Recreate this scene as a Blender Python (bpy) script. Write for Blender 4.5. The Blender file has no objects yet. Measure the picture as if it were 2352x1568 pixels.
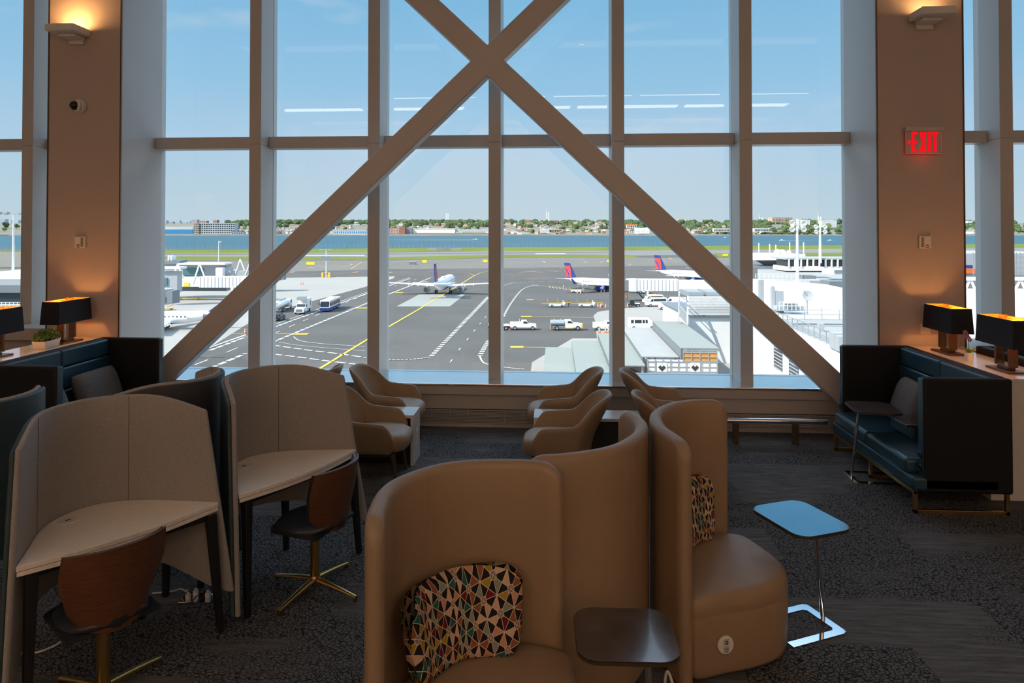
import bpy, math, random
from mathutils import Vector, Matrix, Euler
random.seed(7)
C = bpy.context.scene.collection
PI = math.pi
# ------------------------------------------------------------------ camera model (taken from the photograph's vanishing points)
F = 1568.0; EYE = 2.35; PITCH = math.radians(0.85); CX = 1176.0; CY = 525.0 - F*math.tan(PITCH)
YAW = math.atan((1275.0-CX)/F*math.cos(PITCH))
def ray(px, py):
    x = (px-CX)/F; y = -(py-CY)/F
    fw = math.cos(PITCH)-y*math.sin(PITCH); up = math.sin(PITCH)+y*math.cos(PITCH)
    return (x*math.cos(YAW)-fw*math.sin(YAW), x*math.sin(YAW)+fw*math.cos(YAW), up)
def onz(px, py, z):
    d = ray(px, py); t = (z-EYE)/d[2]; return Vector((d[0]*t, d[1]*t, z))
def ony(px, py, y):
    d = ray(px, py); t = y/d[1]; return Vector((d[0]*t, y, EYE+d[2]*t))
ZG = -19.65                      # airfield level, 22 m below the eye
ZW = -22.6                       # bay water level
def G(px, py): return onz(px, py, ZG)

# ------------------------------------------------------------------ object helpers
def link(o, parent=None):
    C.objects.link(o)
    if parent is not None: o.parent = parent
    return o
def tag(o, label=None, cat=None, group=None, kind=None):
    if label: o['label'] = label
    if cat: o['category'] = cat
    if group: o['group'] = group
    if kind: o['kind'] = kind
    return o
def thing(name, label, cat, loc=(0,0,0), rz=0.0, group=None, kind=None):
    o = bpy.data.objects.new(name, None); o.empty_display_size = 0.2
    o.location = loc; o.rotation_euler = (0,0,rz)
    link(o); return tag(o, label, cat, group, kind)
def copy_tree(o, parent=None):
    c = o.copy(); link(c)
    if parent is not None: c.parent = parent
    for ch in list(o.children): copy_tree(ch, c)
    return c
def dup(o, loc, rz, label, group=None):
    c = copy_tree(o); c.location = loc; c.rotation_euler = (0,0,rz); c['label'] = label
    if group: c['group'] = group
    return c

class MB:
    def __init__(s): s.v = []; s.f = []; s.m = []
    def add(s, vs, fs, mi=0):
        b = len(s.v); s.v += [tuple(v) for v in vs]
        s.f += [tuple(i+b for i in f) for f in fs]; s.m += [mi]*len(fs); return s
    def box(s, x0, x1, y0, y1, z0, z1, mi=0):
        vs = [(x0,y0,z0),(x1,y0,z0),(x1,y1,z0),(x0,y1,z0),(x0,y0,z1),(x1,y0,z1),(x1,y1,z1),(x0,y1,z1)]
        return s.add(vs, [(0,3,2,1),(4,5,6,7),(0,1,5,4),(1,2,6,5),(2,3,7,6),(3,0,4,7)], mi)
    def obox(s, c, size, rz=0, mi=0, M=None):
        hx, hy, hz = (k/2 for k in size)
        R = M or Matrix.Rotation(rz, 3, 'Z'); c = Vector(c)
        vs = [c+R@Vector(p) for p in [(-hx,-hy,-hz),(hx,-hy,-hz),(hx,hy,-hz),(-hx,hy,-hz),(-hx,-hy,hz),(hx,-hy,hz),(hx,hy,hz),(-hx,hy,hz)]]
        return s.add(vs, [(0,3,2,1),(4,5,6,7),(0,1,5,4),(1,2,6,5),(2,3,7,6),(3,0,4,7)], mi)
    def bar(s, a, b, w, h, mi=0, up=(0,0,1)):
        a = Vector(a); b = Vector(b); d = b-a; L = d.length; d.normalize()
        u = Vector(up); sd = d.cross(u)
        if sd.length < 1e-4: sd = d.cross(Vector((1,0,0)))
        sd.normalize(); u = sd.cross(d)
        M = Matrix((d, -sd, u)).transposed()
        return s.obox((a+b)/2, (L, w, h), 0, mi, M)
    def loft(s, rings, mi=0, cap0=True, cap1=True, closed=True):
        b = len(s.v); n = len(rings[0])
        for r in rings: s.v += [tuple(p) for p in r]
        fs = []
        for i in range(len(rings)-1):
            for j in range(n if closed else n-1):
                k = (j+1) % n
                fs.append((b+i*n+j, b+i*n+k, b+(i+1)*n+k, b+(i+1)*n+j))
        if cap0: fs.append(tuple(b+j for j in reversed(range(n))))
        if cap1: fs.append(tuple(b+(len(rings)-1)*n+j for j in range(n)))
        s.f += fs; s.m += [mi]*len(fs); return s
    def cyl(s, a, b, r0, r1=None, n=12, mi=0):
        r1 = r0 if r1 is None else r1
        a = Vector(a); b = Vector(b); d = (b-a).normalized()
        u = d.orthogonal().normalized(); w = d.cross(u)
        ring = lambda c, r: [c+u*(r*math.cos(2*PI*k/n))+w*(r*math.sin(2*PI*k/n)) for k in range(n)]
        return s.loft([ring(a,r0), ring(b,r1)], mi)
    def tube(s, pts, r, n=8, mi=0):
        pts = [Vector(p) for p in pts]; rings = []; u = None
        for i, p in enumerate(pts):
            d = (pts[min(i+1,len(pts)-1)]-pts[max(i-1,0)]).normalized()
            if u is None: u = d.orthogonal().normalized()
            u = (u-d*u.dot(d)).normalized(); w = d.cross(u)
            rr = r[i] if isinstance(r, (list,tuple)) else r
            rings.append([p+u*(rr*math.cos(2*PI*k/n))+w*(rr*math.sin(2*PI*k/n)) for k in range(n)])
        return s.loft(rings, mi)
    def lathe(s, prof, n=20, c=(0,0,0), mi=0):
        c = Vector(c)
        return s.loft([[c+Vector((r*math.cos(2*PI*k/n), r*math.sin(2*PI*k/n), z)) for k in range(n)] for r, z in prof], mi)
    def prism(s, poly, z0, z1, mi=0):
        return s.loft([[(x,y,z0) for x,y in poly], [(x,y,z1) for x,y in poly]], mi)
    def prism_y(s, poly, y0, y1, mi=0):           # poly in (x,z), seen with +y away
        return s.loft([[(x,y1,z) for x,z in poly], [(x,y0,z) for x,z in poly]], mi)
    def sphere(s, c, r, nu=14, nv=8, mi=0):
        rx, ry, rz = (r,r,r) if isinstance(r,(int,float)) else r
        rings = []
        for j in range(nv+1):
            a = -PI/2+PI*j/nv; q = max(math.cos(a), 1e-3)
            rings.append([(c[0]+rx*q*math.cos(2*PI*k/nu), c[1]+ry*q*math.sin(2*PI*k/nu), c[2]+rz*math.sin(a)) for k in range(nu)])
        return s.loft(rings, mi)
    def xform(s, M):
        s.v = [tuple(M@Vector(v)) for v in s.v]; return s
    def build(s, name, mats, parent=None, smooth=True, bevel=0, seg=2, sub=0, solid=0, angle=38, label=None):
        me = bpy.data.meshes.new(name); me.from_pydata(s.v, [], s.f); me.update()
        if not isinstance(mats, (list,tuple)): mats = [mats]
        for m in mats: me.materials.append(m)
        me.polygons.foreach_set('material_index', s.m)
        import bmesh
        bm = bmesh.new(); bm.from_mesh(me); bmesh.ops.recalc_face_normals(bm, faces=bm.faces); bm.to_mesh(me); bm.free()
        if smooth:
            me.polygons.foreach_set('use_smooth', [True]*len(me.polygons))
            if not sub: me.set_sharp_from_angle(angle=math.radians(angle))
        o = bpy.data.objects.new(name, me); link(o, parent)
        if solid:
            q = o.modifiers.new('solid','SOLIDIFY'); q.thickness = solid; q.offset = 0
        if bevel:
            q = o.modifiers.new('bevel','BEVEL'); q.width = bevel; q.segments = seg; q.limit_method = 'ANGLE'; q.angle_limit = math.radians(40); q.harden_normals = False
        if sub:
            q = o.modifiers.new('sub','SUBSURF'); q.levels = sub; q.render_levels = sub
        if label: o['label'] = label
        return o
def struct(o): o['kind'] = 'structure'; return o

def catmull(pts, per=10, closed=False):
    P = [Vector(p) for p in pts]; n = len(P); out = []
    g = lambda i: P[i % n] if closed else P[min(max(i,0),n-1)]
    for i in range(n if closed else n-1):
        a, b, c, d = g(i-1), g(i), g(i+1), g(i+2)
        for k in range(per):
            t = k/per
            out.append(0.5*((2*b)+(c-a)*t+(2*a-5*b+4*c-d)*t*t+(3*b-a-3*c+d)*t**3))
    if not closed: out.append(P[-1].copy())
    return out
class Path:                                             # 2-D path by arc length
    def __init__(s, pts, per=12):
        s.p = catmull([Vector((p[0],p[1])) for p in pts], per); s.s = [0]
        for a, b in zip(s.p, s.p[1:]): s.s.append(s.s[-1]+(b-a).length)
        s.L = s.s[-1]
    def at(s, q):
        if q <= 0: i = 0
        elif q >= s.L: i = len(s.p)-2
        else:
            i = next(k for k in range(len(s.s)-1) if s.s[k+1] >= q)
        d = s.p[i+1]-s.p[i]; t = (q-s.s[i])/max(s.s[i+1]-s.s[i],1e-9)
        return s.p[i]+d*t
    def nrm(s, q):
        d = s.at(min(q+.03,s.L+.03))-s.at(max(q-.03,-.03)); d.normalize(); return Vector((-d.y, d.x))
def sweep_wall(pts, T, zb, zt, ends=None, N=44, off=0.0, nz=7, corner=0.0):
    """wall of thickness T along a plan curve; zb(q), zt(q) bottom and top at arc fraction; ends(z) trims both ends"""
    P = Path(pts); mb = MB(); e = T/2; L = P.L
    us = [0, .004, .012, .03]; us += [0.03+0.94*k/N for k in range(1, N)]; us += [.97, .988, .996, 1]
    rings = []
    for u in us:
        q0 = u*L; d = min(q0, L-q0)
        h = e*math.sqrt(max(0.02, 1-max(0, (e-d)/e)**2)) if d < e else e
        top = zt(u)
        if corner and d < corner: top = top-corner+math.sqrt(max(0, corner**2-(corner-d)**2))
        bot = zb(u); prof = []
        r = min(h, .04)
        zs = [bot+(top-r-bot)*k/nz for k in range(nz+1)]
        for z in zs: prof.append((h, z))
        for k in range(1, 6):
            a = PI*k/6; prof.append((h*math.cos(a), top-r+r*math.sin(a)))
        for z in reversed(zs): prof.append((-h, z))
        ring = []
        for n_, z in prof:
            a0, a1 = ends(z) if ends else (0, L)
            q = a0+u*(a1-a0); c = P.at(q)+P.nrm(q)*(n_+off)
            ring.append((c.x, c.y, z))
        rings.append(ring)
    mb.loft(rings); return mb

# ------------------------------------------------------------------ materials
def srgb(r, g, b):
    f = lambda c: c/12.92 if c <= .04045 else ((c+.055)/1.055)**2.4
    return (f(r/255), f(g/255), f(b/255), 1)
def mat(name, col, rough=.5, metal=0, var=.08, scale=8, bump=0, bscale=200, spec=.5, coat=0, ior=None, stretch=None, emit=None, sheen=0):
    m = bpy.data.materials.new(name); m.use_nodes = True; t = m.node_tree; n = t.nodes; l = t.links
    b = n['Principled BSDF']; col = tuple(col)+((1,) if len(col) == 3 else ())
    b.inputs['Roughness'].default_value = rough; b.inputs['Metallic'].default_value = metal
    b.inputs['Specular IOR Level'].default_value = spec; b.inputs['Coat Weight'].default_value = coat
    b.inputs['Coat Roughness'].default_value = .08
    if sheen: b.inputs['Sheen Weight'].default_value = sheen; b.inputs['Sheen Roughness'].default_value = .5
    if ior: b.inputs['IOR'].default_value = ior
    tc = n.new('ShaderNodeTexCoord'); mp = n.new('ShaderNodeMapping'); l.new(tc.outputs['Object'], mp.inputs[0])
    if stretch: mp.inputs['Scale'].default_value = stretch
    nz = n.new('ShaderNodeTexNoise'); nz.inputs['Scale'].default_value = scale; nz.inputs['Detail'].default_value = 4; l.new(mp.outputs[0], nz.inputs[0])
    mx = n.new('ShaderNodeMix'); mx.data_type = 'RGBA'
    mx.inputs[6].default_value = tuple(c*(1-var) for c in col[:3])+(1,); mx.inputs[7].default_value = tuple(min(1,c*(1+var)) for c in col[:3])+(1,)
    l.new(nz.outputs[0], mx.inputs[0]); l.new(mx.outputs[2], b.inputs['Base Color'])
    if bump:
        n2 = n.new('ShaderNodeTexNoise'); n2.inputs['Scale'].default_value = bscale; l.new(tc.outputs['Object'], n2.inputs[0])
        bp = n.new('ShaderNodeBump'); bp.inputs['Strength'].default_value = bump; bp.inputs['Distance'].default_value = .004
        l.new(n2.outputs[0], bp.inputs['Height']); l.new(bp.outputs[0], b.inputs['Normal'])
    if emit:
        b.inputs['Emission Color'].default_value = tuple(emit[:3])+(1,); b.inputs['Emission Strength'].default_value = emit[3]
    return m
def nd(t, typ, **kw):
    n = t.nodes.new(typ)
    for k, v in kw.items(): setattr(n, k, v)
    return n
def mth(t, op, a, b=None, c=None):
    n = t.nodes.new('ShaderNodeMath'); n.operation = op
    for i, q in enumerate((a, b, c)):
        if q is None: continue
        if isinstance(q, (int,float)): n.inputs[i].default_value = q
        else: t.links.new(q, n.inputs[i])
    return n.outputs[0]
def ramp(t, fac, stops, interp='LINEAR'):
    n = t.nodes.new('ShaderNodeValToRGB'); n.color_ramp.interpolation = interp
    e = n.color_ramp.elements
    while len(e) < len(stops): e.new(.5)
    for k, (p, c) in enumerate(stops): e[k].position = p; e[k].color = tuple(c)+((1,) if len(c) == 3 else ())
    t.links.new(fac, n.inputs[0]); return n.outputs[0]

M = {}
M['paint'] = mat('painted_metal_grey', (.52,.50,.48), .38, 0, .03, 3, .15, 400)
M['brace'] = mat('brace_paint', (.62,.56,.52), .5, 0, .03, 3, .2, 350)
M['fabric_wall'] = mat('column_wallcovering', (.52,.43,.39), .8, 0, .06, 60, .3, 500)
M['ledge'] = mat('ledge_metal', (.80,.82,.84), .13, .9, .05, 4, .02, 30)
M['trimlow'] = mat('low_wall_paint', (.50,.45,.41), .5, 0, .03, 4, .2, 400)
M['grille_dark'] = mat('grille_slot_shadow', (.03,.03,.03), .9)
M['ceil'] = mat('ceiling_white', (.75,.73,.70), .8)
M['backwall'] = mat('lounge_wall', (.72,.62,.52), .7)
M['navy'] = mat('navy_leather', (.02,.062,.095), .36, 0, .15, 30, .25, 260, .5)
M['navycloth'] = mat('navy_side_panel', (.003,.004,.006), .6, 0, .2, 60, .3, 500, .4)
M['beige'] = mat('beige_leather', (.335,.225,.137), .42, 0, .06, 14, .25, 420, .45)
M['felt'] = mat('grey_felt', (.35,.32,.295), .95, 0, .3, 120, .6, 500, .15, sheen=.2)
M['teal'] = mat('pod_outer_leather', (.035,.06,.07), .5, 0, .12, 30, .3, 400, .4)
M['pod_brown'] = mat('pod_outer_brown', (.05,.047,.05), .55, 0, .12, 30, .3, 400, .4)
M['black'] = mat('black_metal', (.012,.012,.013), .45)
M['blackleather'] = mat('black_leather', (.022,.025,.032), .35, 0, .1, 20, .2, 300)
M['brass'] = mat('brushed_brass', (.62,.42,.16), .3, 1, .06, 20)
M['chrome'] = mat('chrome', (.72,.75,.78), .06, 1, .02, 5)
M['bronze'] = mat('dark_bronze', (.16,.11,.07), .38, .8, .1, 20)
M['walnut'] = mat('walnut_veneer', (.125,.05,.024), .4, 0, .75, 9, .1, 60, .4, stretch=(1.2,1.2,26))
M['oak'] = mat('limed_oak_laminate', (.86,.77,.68), .42, 0, .14, 10, .05, 80, .4, stretch=(3,26,1))
M['whitegloss'] = mat('white_quartz', (.70,.66,.62), .12, 0, .04, 20, 0, 50, .5, .3)
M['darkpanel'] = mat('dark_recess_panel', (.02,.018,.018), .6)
M['lampshade'] = mat('black_lamp_shade', (.018,.020,.026), .75, 0, .15, 160, .4, 600, .25)
M['lampgold'] = mat('gold_shade_lining', (.95,.42,.05), .5, 0, .05, 20)
M['crystal'] = None
M['whiteplastic'] = mat('white_plastic', (.72,.70,.66), .4, 0, .03)
M['printdark'] = mat('dark_print', (.07,.05,.04), .7)
M['domeblack'] = mat('smoked_dome', (.008,.008,.01), .08)
M['greypillow'] = mat('grey_tweed', (.17,.16,.15), .95, 0, .95, 34, .8, 220, .15, stretch=(1.2,6,9))
M['feltseam'] = mat('felt_seam', (.16,.14,.13), .9)
M['thread'] = mat('seam_thread', (.27,.20,.145), .7)
M['marbletop'] = mat('dark_marbled_laminate', (.075,.058,.052), .2, 0, .7, 7, 0, 50, .55, .5)
M['glosstop'] = mat('polished_laminate_sky_tint', (.12,.33,.46), .12, .62, .08, 9, 0, 50, .8, 1.0)  # grey top; blue of the reflected sky is put into the base colour
M['whitecord'] = mat('white_cable', (.70,.68,.64), .5)
M['leaf'] = mat('boxwood_leaf', (.15,.27,.05), .5, 0, .5, 60)
M['soil'] = mat('soil', (.05,.035,.02), .9)
M['petal'] = mat('orchid_petal', (.55,.22,.30), .5)
M['redseat'] = mat('red_upholstery', (.22,.02,.02), .5)
M['strip'] = mat('linear_ceiling_light', (1,1,1), .5, emit=(1,.85,.66,5.5))
# glass: clear sheet, mirror-like only near grazing (Schlick)
g = bpy.data.materials.new('window_glass'); g.use_nodes = True; t = g.node_tree; t.nodes.clear()
out = nd(t,'ShaderNodeOutputMaterial'); lw = nd(t,'ShaderNodeLayerWeight'); lw.inputs[0].default_value = .5
tr = nd(t,'ShaderNodeBsdfTransparent'); tr.inputs[0].default_value = (.975,.99,.99,1)
gl = nd(t,'ShaderNodeBsdfGlossy'); gl.inputs['Roughness'].default_value = .01; gl.inputs[0].default_value = (1,1,1,1)
fac = mth(t,'MULTIPLY_ADD', mth(t,'POWER', lw.outputs['Facing'], 5.0), .9, .035)
mx = nd(t,'ShaderNodeMixShader'); t.links.new(fac, mx.inputs[0]); t.links.new(tr.outputs[0], mx.inputs[1]); t.links.new(gl.outputs[0], mx.inputs[2]); t.links.new(mx.outputs[0], out.inputs[0])
M['glass'] = g
c_ = bpy.data.materials.new('lamp_crystal'); c_.use_nodes = True; t = c_.node_tree; t.nodes.clear()
out = nd(t,'ShaderNodeOutputMaterial'); lw = nd(t,'ShaderNodeLayerWeight'); tr = nd(t,'ShaderNodeBsdfTransparent'); tr.inputs[0].default_value = (.93,.93,.92,1)
gl = nd(t,'ShaderNodeBsdfGlossy'); gl.inputs['Roughness'].default_value = .02
fac = mth(t,'MULTIPLY_ADD', mth(t,'POWER', lw.outputs['Facing'], 4.0), .9, .07)
mx = nd(t,'ShaderNodeMixShader'); t.links.new(fac, mx.inputs[0]); t.links.new(tr.outputs[0], mx.inputs[1]); t.links.new(gl.outputs[0], mx.inputs[2]); t.links.new(mx.outputs[0], out.inputs[0])
M['crystal'] = c_
# carpet: 25 cm x 1 m planks, some streaked, some pebbled
m = bpy.data.materials.new('carpet_tile'); m.use_nodes = True; t = m.node_tree; b = t.nodes['Principled BSDF']; b.inputs['Roughness'].default_value = 1; b.inputs['Specular IOR Level'].default_value = .1
tc = nd(t,'ShaderNodeTexCoord'); O = tc.outputs['Object']
br = nd(t,'ShaderNodeTexBrick'); br.inputs['Scale'].default_value = 1; br.inputs['Brick Width'].default_value = 1.0; br.inputs['Row Height'].default_value = .5; br.inputs['Mortar Size'].default_value = 0
br.inputs['Color1'].default_value = (0,0,0,1); br.inputs['Color2'].default_value = (1,1,1,1); br.offset = .37
t.links.new(O, br.inputs[0])
wn = nd(t,'ShaderNodeTexNoise'); wn.inputs['Scale'].default_value = 1.1; wn.inputs['Detail'].default_value = 5; mpb = nd(t,'ShaderNodeMapping'); mpb.inputs['Scale'].default_value = (.8,2.2,1); t.links.new(O, mpb.inputs[0]); t.links.new(mpb.outputs[0], wn.inputs[0])
sel = ramp(t, mth(t,'ADD', mth(t,'MULTIPLY', br.outputs[0], .35), mth(t,'MULTIPLY', wn.outputs[0], .9)), [(.52,(0,0,0)),(.64,(1,1,1))])
vo = nd(t,'ShaderNodeTexVoronoi'); vo.feature = 'DISTANCE_TO_EDGE'; vo.inputs['Scale'].default_value = 46; vo.inputs['Randomness'].default_value = 1
mpv = nd(t,'ShaderNodeMapping'); mpv.inputs['Scale'].default_value = (.8,1.15,1); t.links.new(O, mpv.inputs[0]); t.links.new(mpv.outputs[0], vo.inputs[0])
peb = ramp(t, vo.outputs[0], [(.02,(.022,.022,.024)),(.14,(.165,.165,.167))])
ns = nd(t,'ShaderNodeTexNoise'); ns.inputs['Scale'].default_value = 5; ns.inputs['Detail'].default_value = 8; ns.inputs['Roughness'].default_value = .75
mps = nd(t,'ShaderNodeMapping'); mps.inputs['Scale'].default_value = (.7,7,1); t.links.new(O, mps.inputs[0]); t.links.new(mps.outputs[0], ns.inputs[0])
stk = ramp(t, ns.outputs[0], [(.33,(.065,.065,.067)),(.5,(.135,.134,.134)),(.68,(.20,.198,.197))])
fz = nd(t,'ShaderNodeTexNoise'); fz.inputs['Scale'].default_value = 260; t.links.new(O, fz.inputs[0])
mxc = nd(t,'ShaderNodeMix'); mxc.data_type = 'RGBA'; t.links.new(sel, mxc.inputs[0]); t.links.new(stk, mxc.inputs[6]); t.links.new(peb, mxc.inputs[7])
mx2 = nd(t,'ShaderNodeMix'); mx2.data_type = 'RGBA'; mx2.blend_type = 'MULTIPLY'; mx2.inputs[0].default_value = 1
t.links.new(mxc.outputs[2], mx2.inputs[6]); t.links.new(ramp(t, fz.outputs[0], [(.3,(.55,.55,.55)),(.7,(1.3,1.3,1.3))]), mx2.inputs[7]); t.links.new(mx2.outputs[2], b.inputs['Base Color'])
bp = nd(t,'ShaderNodeBump'); bp.inputs['Strength'].default_value = .8; bp.inputs['Distance'].default_value = .008
hsum = mth(t,'ADD', mth(t,'MULTIPLY', fz.outputs[0], .4), mth(t,'MULTIPLY', mth(t,'MULTIPLY', mth(t,'MINIMUM', vo.outputs[0], .15), 6.0), sel)); t.links.new(hsum, bp.inputs['Height']); t.links.new(bp.outputs[0], b.inputs['Normal'])
M['carpet'] = m
# kaleidoscope pillow cloth: eight-wedge stars on a lattice, small grey diamonds between, cream outlines
m = bpy.data.materials.new('kaleidoscope_cloth'); m.use_nodes = True; t = m.node_tree; b = t.nodes['Principled BSDF']; b.inputs['Roughness'].default_value = .85; b.inputs['Specular IOR Level'].default_value = .2
tc = nd(t,'ShaderNodeTexCoord'); mp = nd(t,'ShaderNodeMapping'); mp.inputs['Scale'].default_value = (9,9,9); mp.inputs['Rotation'].default_value = (0,0,.52); t.links.new(tc.outputs['UV'], mp.inputs[0])
sx = nd(t,'ShaderNodeSeparateXYZ'); t.links.new(mp.outputs[0], sx.inputs[0])
ix = mth(t,'ROUND', sx.outputs[0]); iy = mth(t,'ROUND', sx.outputs[1])
qx = mth(t,'SUBTRACT', sx.outputs[0], ix); qy = mth(t,'SUBTRACT', sx.outputs[1], iy)
ang = mth(t,'ADD', mth(t,'ARCTAN2', qy, qx), PI); wf = mth(t,'DIVIDE', ang, PI/4); wi = mth(t,'FLOOR', mth(t,'ADD', wf, .0)); fr = mth(t,'SUBTRACT', wf, wi)
rad = mth(t,'SQRT', mth(t,'ADD', mth(t,'MULTIPLY', qx, qx), mth(t,'MULTIPLY', qy, qy)))
edge = mth(t,'MULTIPLY', rad, mth(t,'SINE', mth(t,'MULTIPLY', mth(t,'MINIMUM', fr, mth(t,'SUBTRACT', 1.0, fr)), PI/4)))
l1 = mth(t,'LESS_THAN', edge, .014)
dc = mth(t,'ADD', mth(t,'SUBTRACT', .5, mth(t,'ABSOLUTE', qx)), mth(t,'SUBTRACT', .5, mth(t,'ABSOLUTE', qy)))
dia = mth(t,'LESS_THAN', dc, .2); l2 = mth(t,'LESS_THAN', mth(t,'ABSOLUTE', mth(t,'SUBTRACT', dc, .2)), .02)
cellx = mth(t,'GREATER_THAN', mth(t,'MAXIMUM', mth(t,'ABSOLUTE', qx), mth(t,'ABSOLUTE', qy)), .487)
lines = mth(t,'MAXIMUM', mth(t,'MAXIMUM', mth(t,'MULTIPLY', l1, mth(t,'SUBTRACT', 1.0, dia)), l2), cellx)
cv = nd(t,'ShaderNodeCombineXYZ'); t.links.new(ix, cv.inputs[0]); t.links.new(iy, cv.inputs[1]); t.links.new(wi, cv.inputs[2])
wnz = nd(t,'ShaderNodeTexWhiteNoise'); wnz.noise_dimensions = '3D'; t.links.new(cv.outputs[0], wnz.inputs[0])
pal = ramp(t, wnz.outputs[0], [(0,(.42,.26,.03)),(.15,(.30,.10,.045)),(.3,(.62,.28,.18)),(.45,(.17,.012,.02)),(.58,(.02,.12,.105)),(.70,(.26,.28,.22)),(.84,(.66,.42,.30))], 'CONSTANT')
par = mth(t,'MODULO', wi, 2.0)
mA = nd(t,'ShaderNodeMix'); mA.data_type = 'RGBA'; t.links.new(par, mA.inputs[0]); t.links.new(pal, mA.inputs[6]); mA.inputs[7].default_value = (.018,.014,.016,1)
mB_ = nd(t,'ShaderNodeMix'); mB_.data_type = 'RGBA'; t.links.new(dia, mB_.inputs[0]); t.links.new(mA.outputs[2], mB_.inputs[6]); mB_.inputs[7].default_value = (.25,.18,.15,1)
mC = nd(t,'ShaderNodeMix'); mC.data_type = 'RGBA'; t.links.new(lines, mC.inputs[0]); t.links.new(mB_.outputs[2], mC.inputs[6]); mC.inputs[7].default_value = (.68,.55,.36,1)
t.links.new(mC.outputs[2], b.inputs['Base Color'])
M['kaleido'] = m

# ------------------------------------------------------------------ camera, world, sun
sc = bpy.context.scene
cam = bpy.data.cameras.new('camera'); co = bpy.data.objects.new('camera', cam); C.objects.link(co)
cam.sensor_width = 36; cam.lens = F/2352*36; cam.shift_y = -(784-CY)/2352; cam.clip_end = 30000; cam.clip_start = .05
co.location = (0,0,EYE); co.rotation_euler = Euler((PI/2+PITCH, 0, YAW), 'XYZ')
sc.camera = co
w = bpy.data.worlds.new('sky'); sc.world = w; w.use_nodes = True; t = w.node_tree; bg = t.nodes['Background']
tc = nd(t,'ShaderNodeTexCoord'); sp = nd(t,'ShaderNodeSeparateXYZ'); t.links.new(tc.outputs['Generated'], sp.inputs[0])
sky = ramp(t, sp.outputs[2], [(0,(.58,.72,.80)),(.045,(.53,.69,.81)),(.12,(.45,.66,.85)),(.20,(.33,.60,.84)),(.34,(.215,.51,.79)),(.44,(.20,.50,.82)),(.53,(1.6,2.05,2.6)),(.78,(1.6,2.05,2.6)),(.92,(.35,.65,1.05)),(1,(.25,.5,.9))])  # bright band above the view is added to send more daylight indoors
cn = nd(t,'ShaderNodeTexNoise'); cn.inputs['Scale'].default_value = 5; cn.inputs['Detail'].default_value = 6
mpc = nd(t,'ShaderNodeMapping'); mpc.inputs['Scale'].default_value = (1,1,3.5); mpc.inputs['Location'].default_value = (3.1,.4,.2); t.links.new(tc.outputs['Generated'], mpc.inputs[0]); t.links.new(mpc.outputs[0], cn.inputs[0])
cm = ramp(t, cn.outputs[0], [(.62,(0,0,0)),(.8,(.4,.4,.4))])
mxs = nd(t,'ShaderNodeMix'); mxs.data_type = 'RGBA'; t.links.new(cm, mxs.inputs[0]); t.links.new(sky, mxs.inputs[6]); mxs.inputs[7].default_value = (.75,.80,.84,1)
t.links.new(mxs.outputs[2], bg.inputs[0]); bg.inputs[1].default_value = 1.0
sn = bpy.data.lights.new('sun','SUN'); sn.energy = 7.6; sn.angle = .009; sn.color = (1,.94,.84)
so = bpy.data.objects.new('sun', sn); C.objects.link(so)
so.rotation_euler = Vector((1,.62,-1.05)).to_track_quat('-Z','Y').to_euler(); so.location = (-40,-20,60)
vs = sc.view_settings; vs.view_transform = 'Standard'; vs.look = 'None'; vs.gamma = 1; vs.use_curve_mapping = False; vs.exposure = 0
def area(name, loc, sx, sy, power, col, rot=(0,0,0)):
    l = bpy.data.lights.new(name,'AREA'); l.shape = 'RECTANGLE'; l.size = sx; l.size_y = sy; l.energy = power; l.color = col
    o = bpy.data.objects.new(name, l); o.location = loc; o.rotation_euler = rot; C.objects.link(o); return o
def point(name, loc, power, col, r=.03):
    l = bpy.data.lights.new(name,'POINT'); l.energy = power; l.color = col; l.shadow_soft_size = r
    o = bpy.data.objects.new(name, l); o.location = loc; C.objects.link(o); return o
WARM = (1,.65,.44)
# ================================================================== THE ROOM
XL, XR, YB, YG, YM, ZC = -9.6, 8.6, -8.5, 8.75, 8.369, 6.2
ZL = .51                                        # window ledge
mb = MB(); mb.box(XL, XR, YB, YG+.15, -.35, 0); fl = struct(mb.build('floor', M['carpet'], smooth=False))
struct(MB().box(XL, XR, YB, YG+.15, ZC, ZC+.3).build('ceiling', M['ceil'], smooth=False))
struct(MB().box(XL-.2, XL, YB, YG+.15, -.35, ZC+.3).build('wall_left', M['backwall'], smooth=False))
struct(MB().box(XR, XR+.2, YB, YG+.15, -.35, ZC+.3).build('wall_right', M['backwall'], smooth=False))
struct(MB().box(XL-.2, XR+.2, YB-.2, YB, -.35, ZC+.3).build('wall_back', M['backwall'], smooth=False))
# columns
colL = (-6.144, -5.224); colR = (3.608, 4.551)
for nm, (a, b_) in (('wall_column_left', colL), ('wall_column_right', colR)):
    o = struct(MB().box(a, b_, 7.9, 7.93, 0, ZC).build(nm, M['fabric_wall'], smooth=False))
    s_ = MB().box(a, b_, 7.93, YG+.1, 0, ZC).build('column_casing', M['paint'], o, smooth=False)
    e_ = MB().box(b_-.012, b_+.004, 7.893, 7.91, 0, ZC).box(a-.004, a+.012, 7.893, 7.91, 0, ZC).build('edge_strip', M['bronze'], o, smooth=False)
# mullions
MX = [-8.38, -6.861, -3.849, -2.33, -.818, .692, 2.219, 5.23, 6.75]
for k, x in enumerate(MX):
    mm = MB(); zb_ = ZL-.02 if -5.2 < x < 3.6 else .3
    mm.box(x, x+.15, YM, YG+.12, zb_, 3.412).box(x, x+.15, YM, YG+.12, 3.42, ZC).box(x+.006, x+.144, YM+.006, YG+.1, 3.41, 3.422)
    o = struct(mm.build('trim_%d' % (k+1), M['paint'], smooth=False, bevel=.004, seg=1))
    o['label'] = 'vertical painted window mullion'
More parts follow.
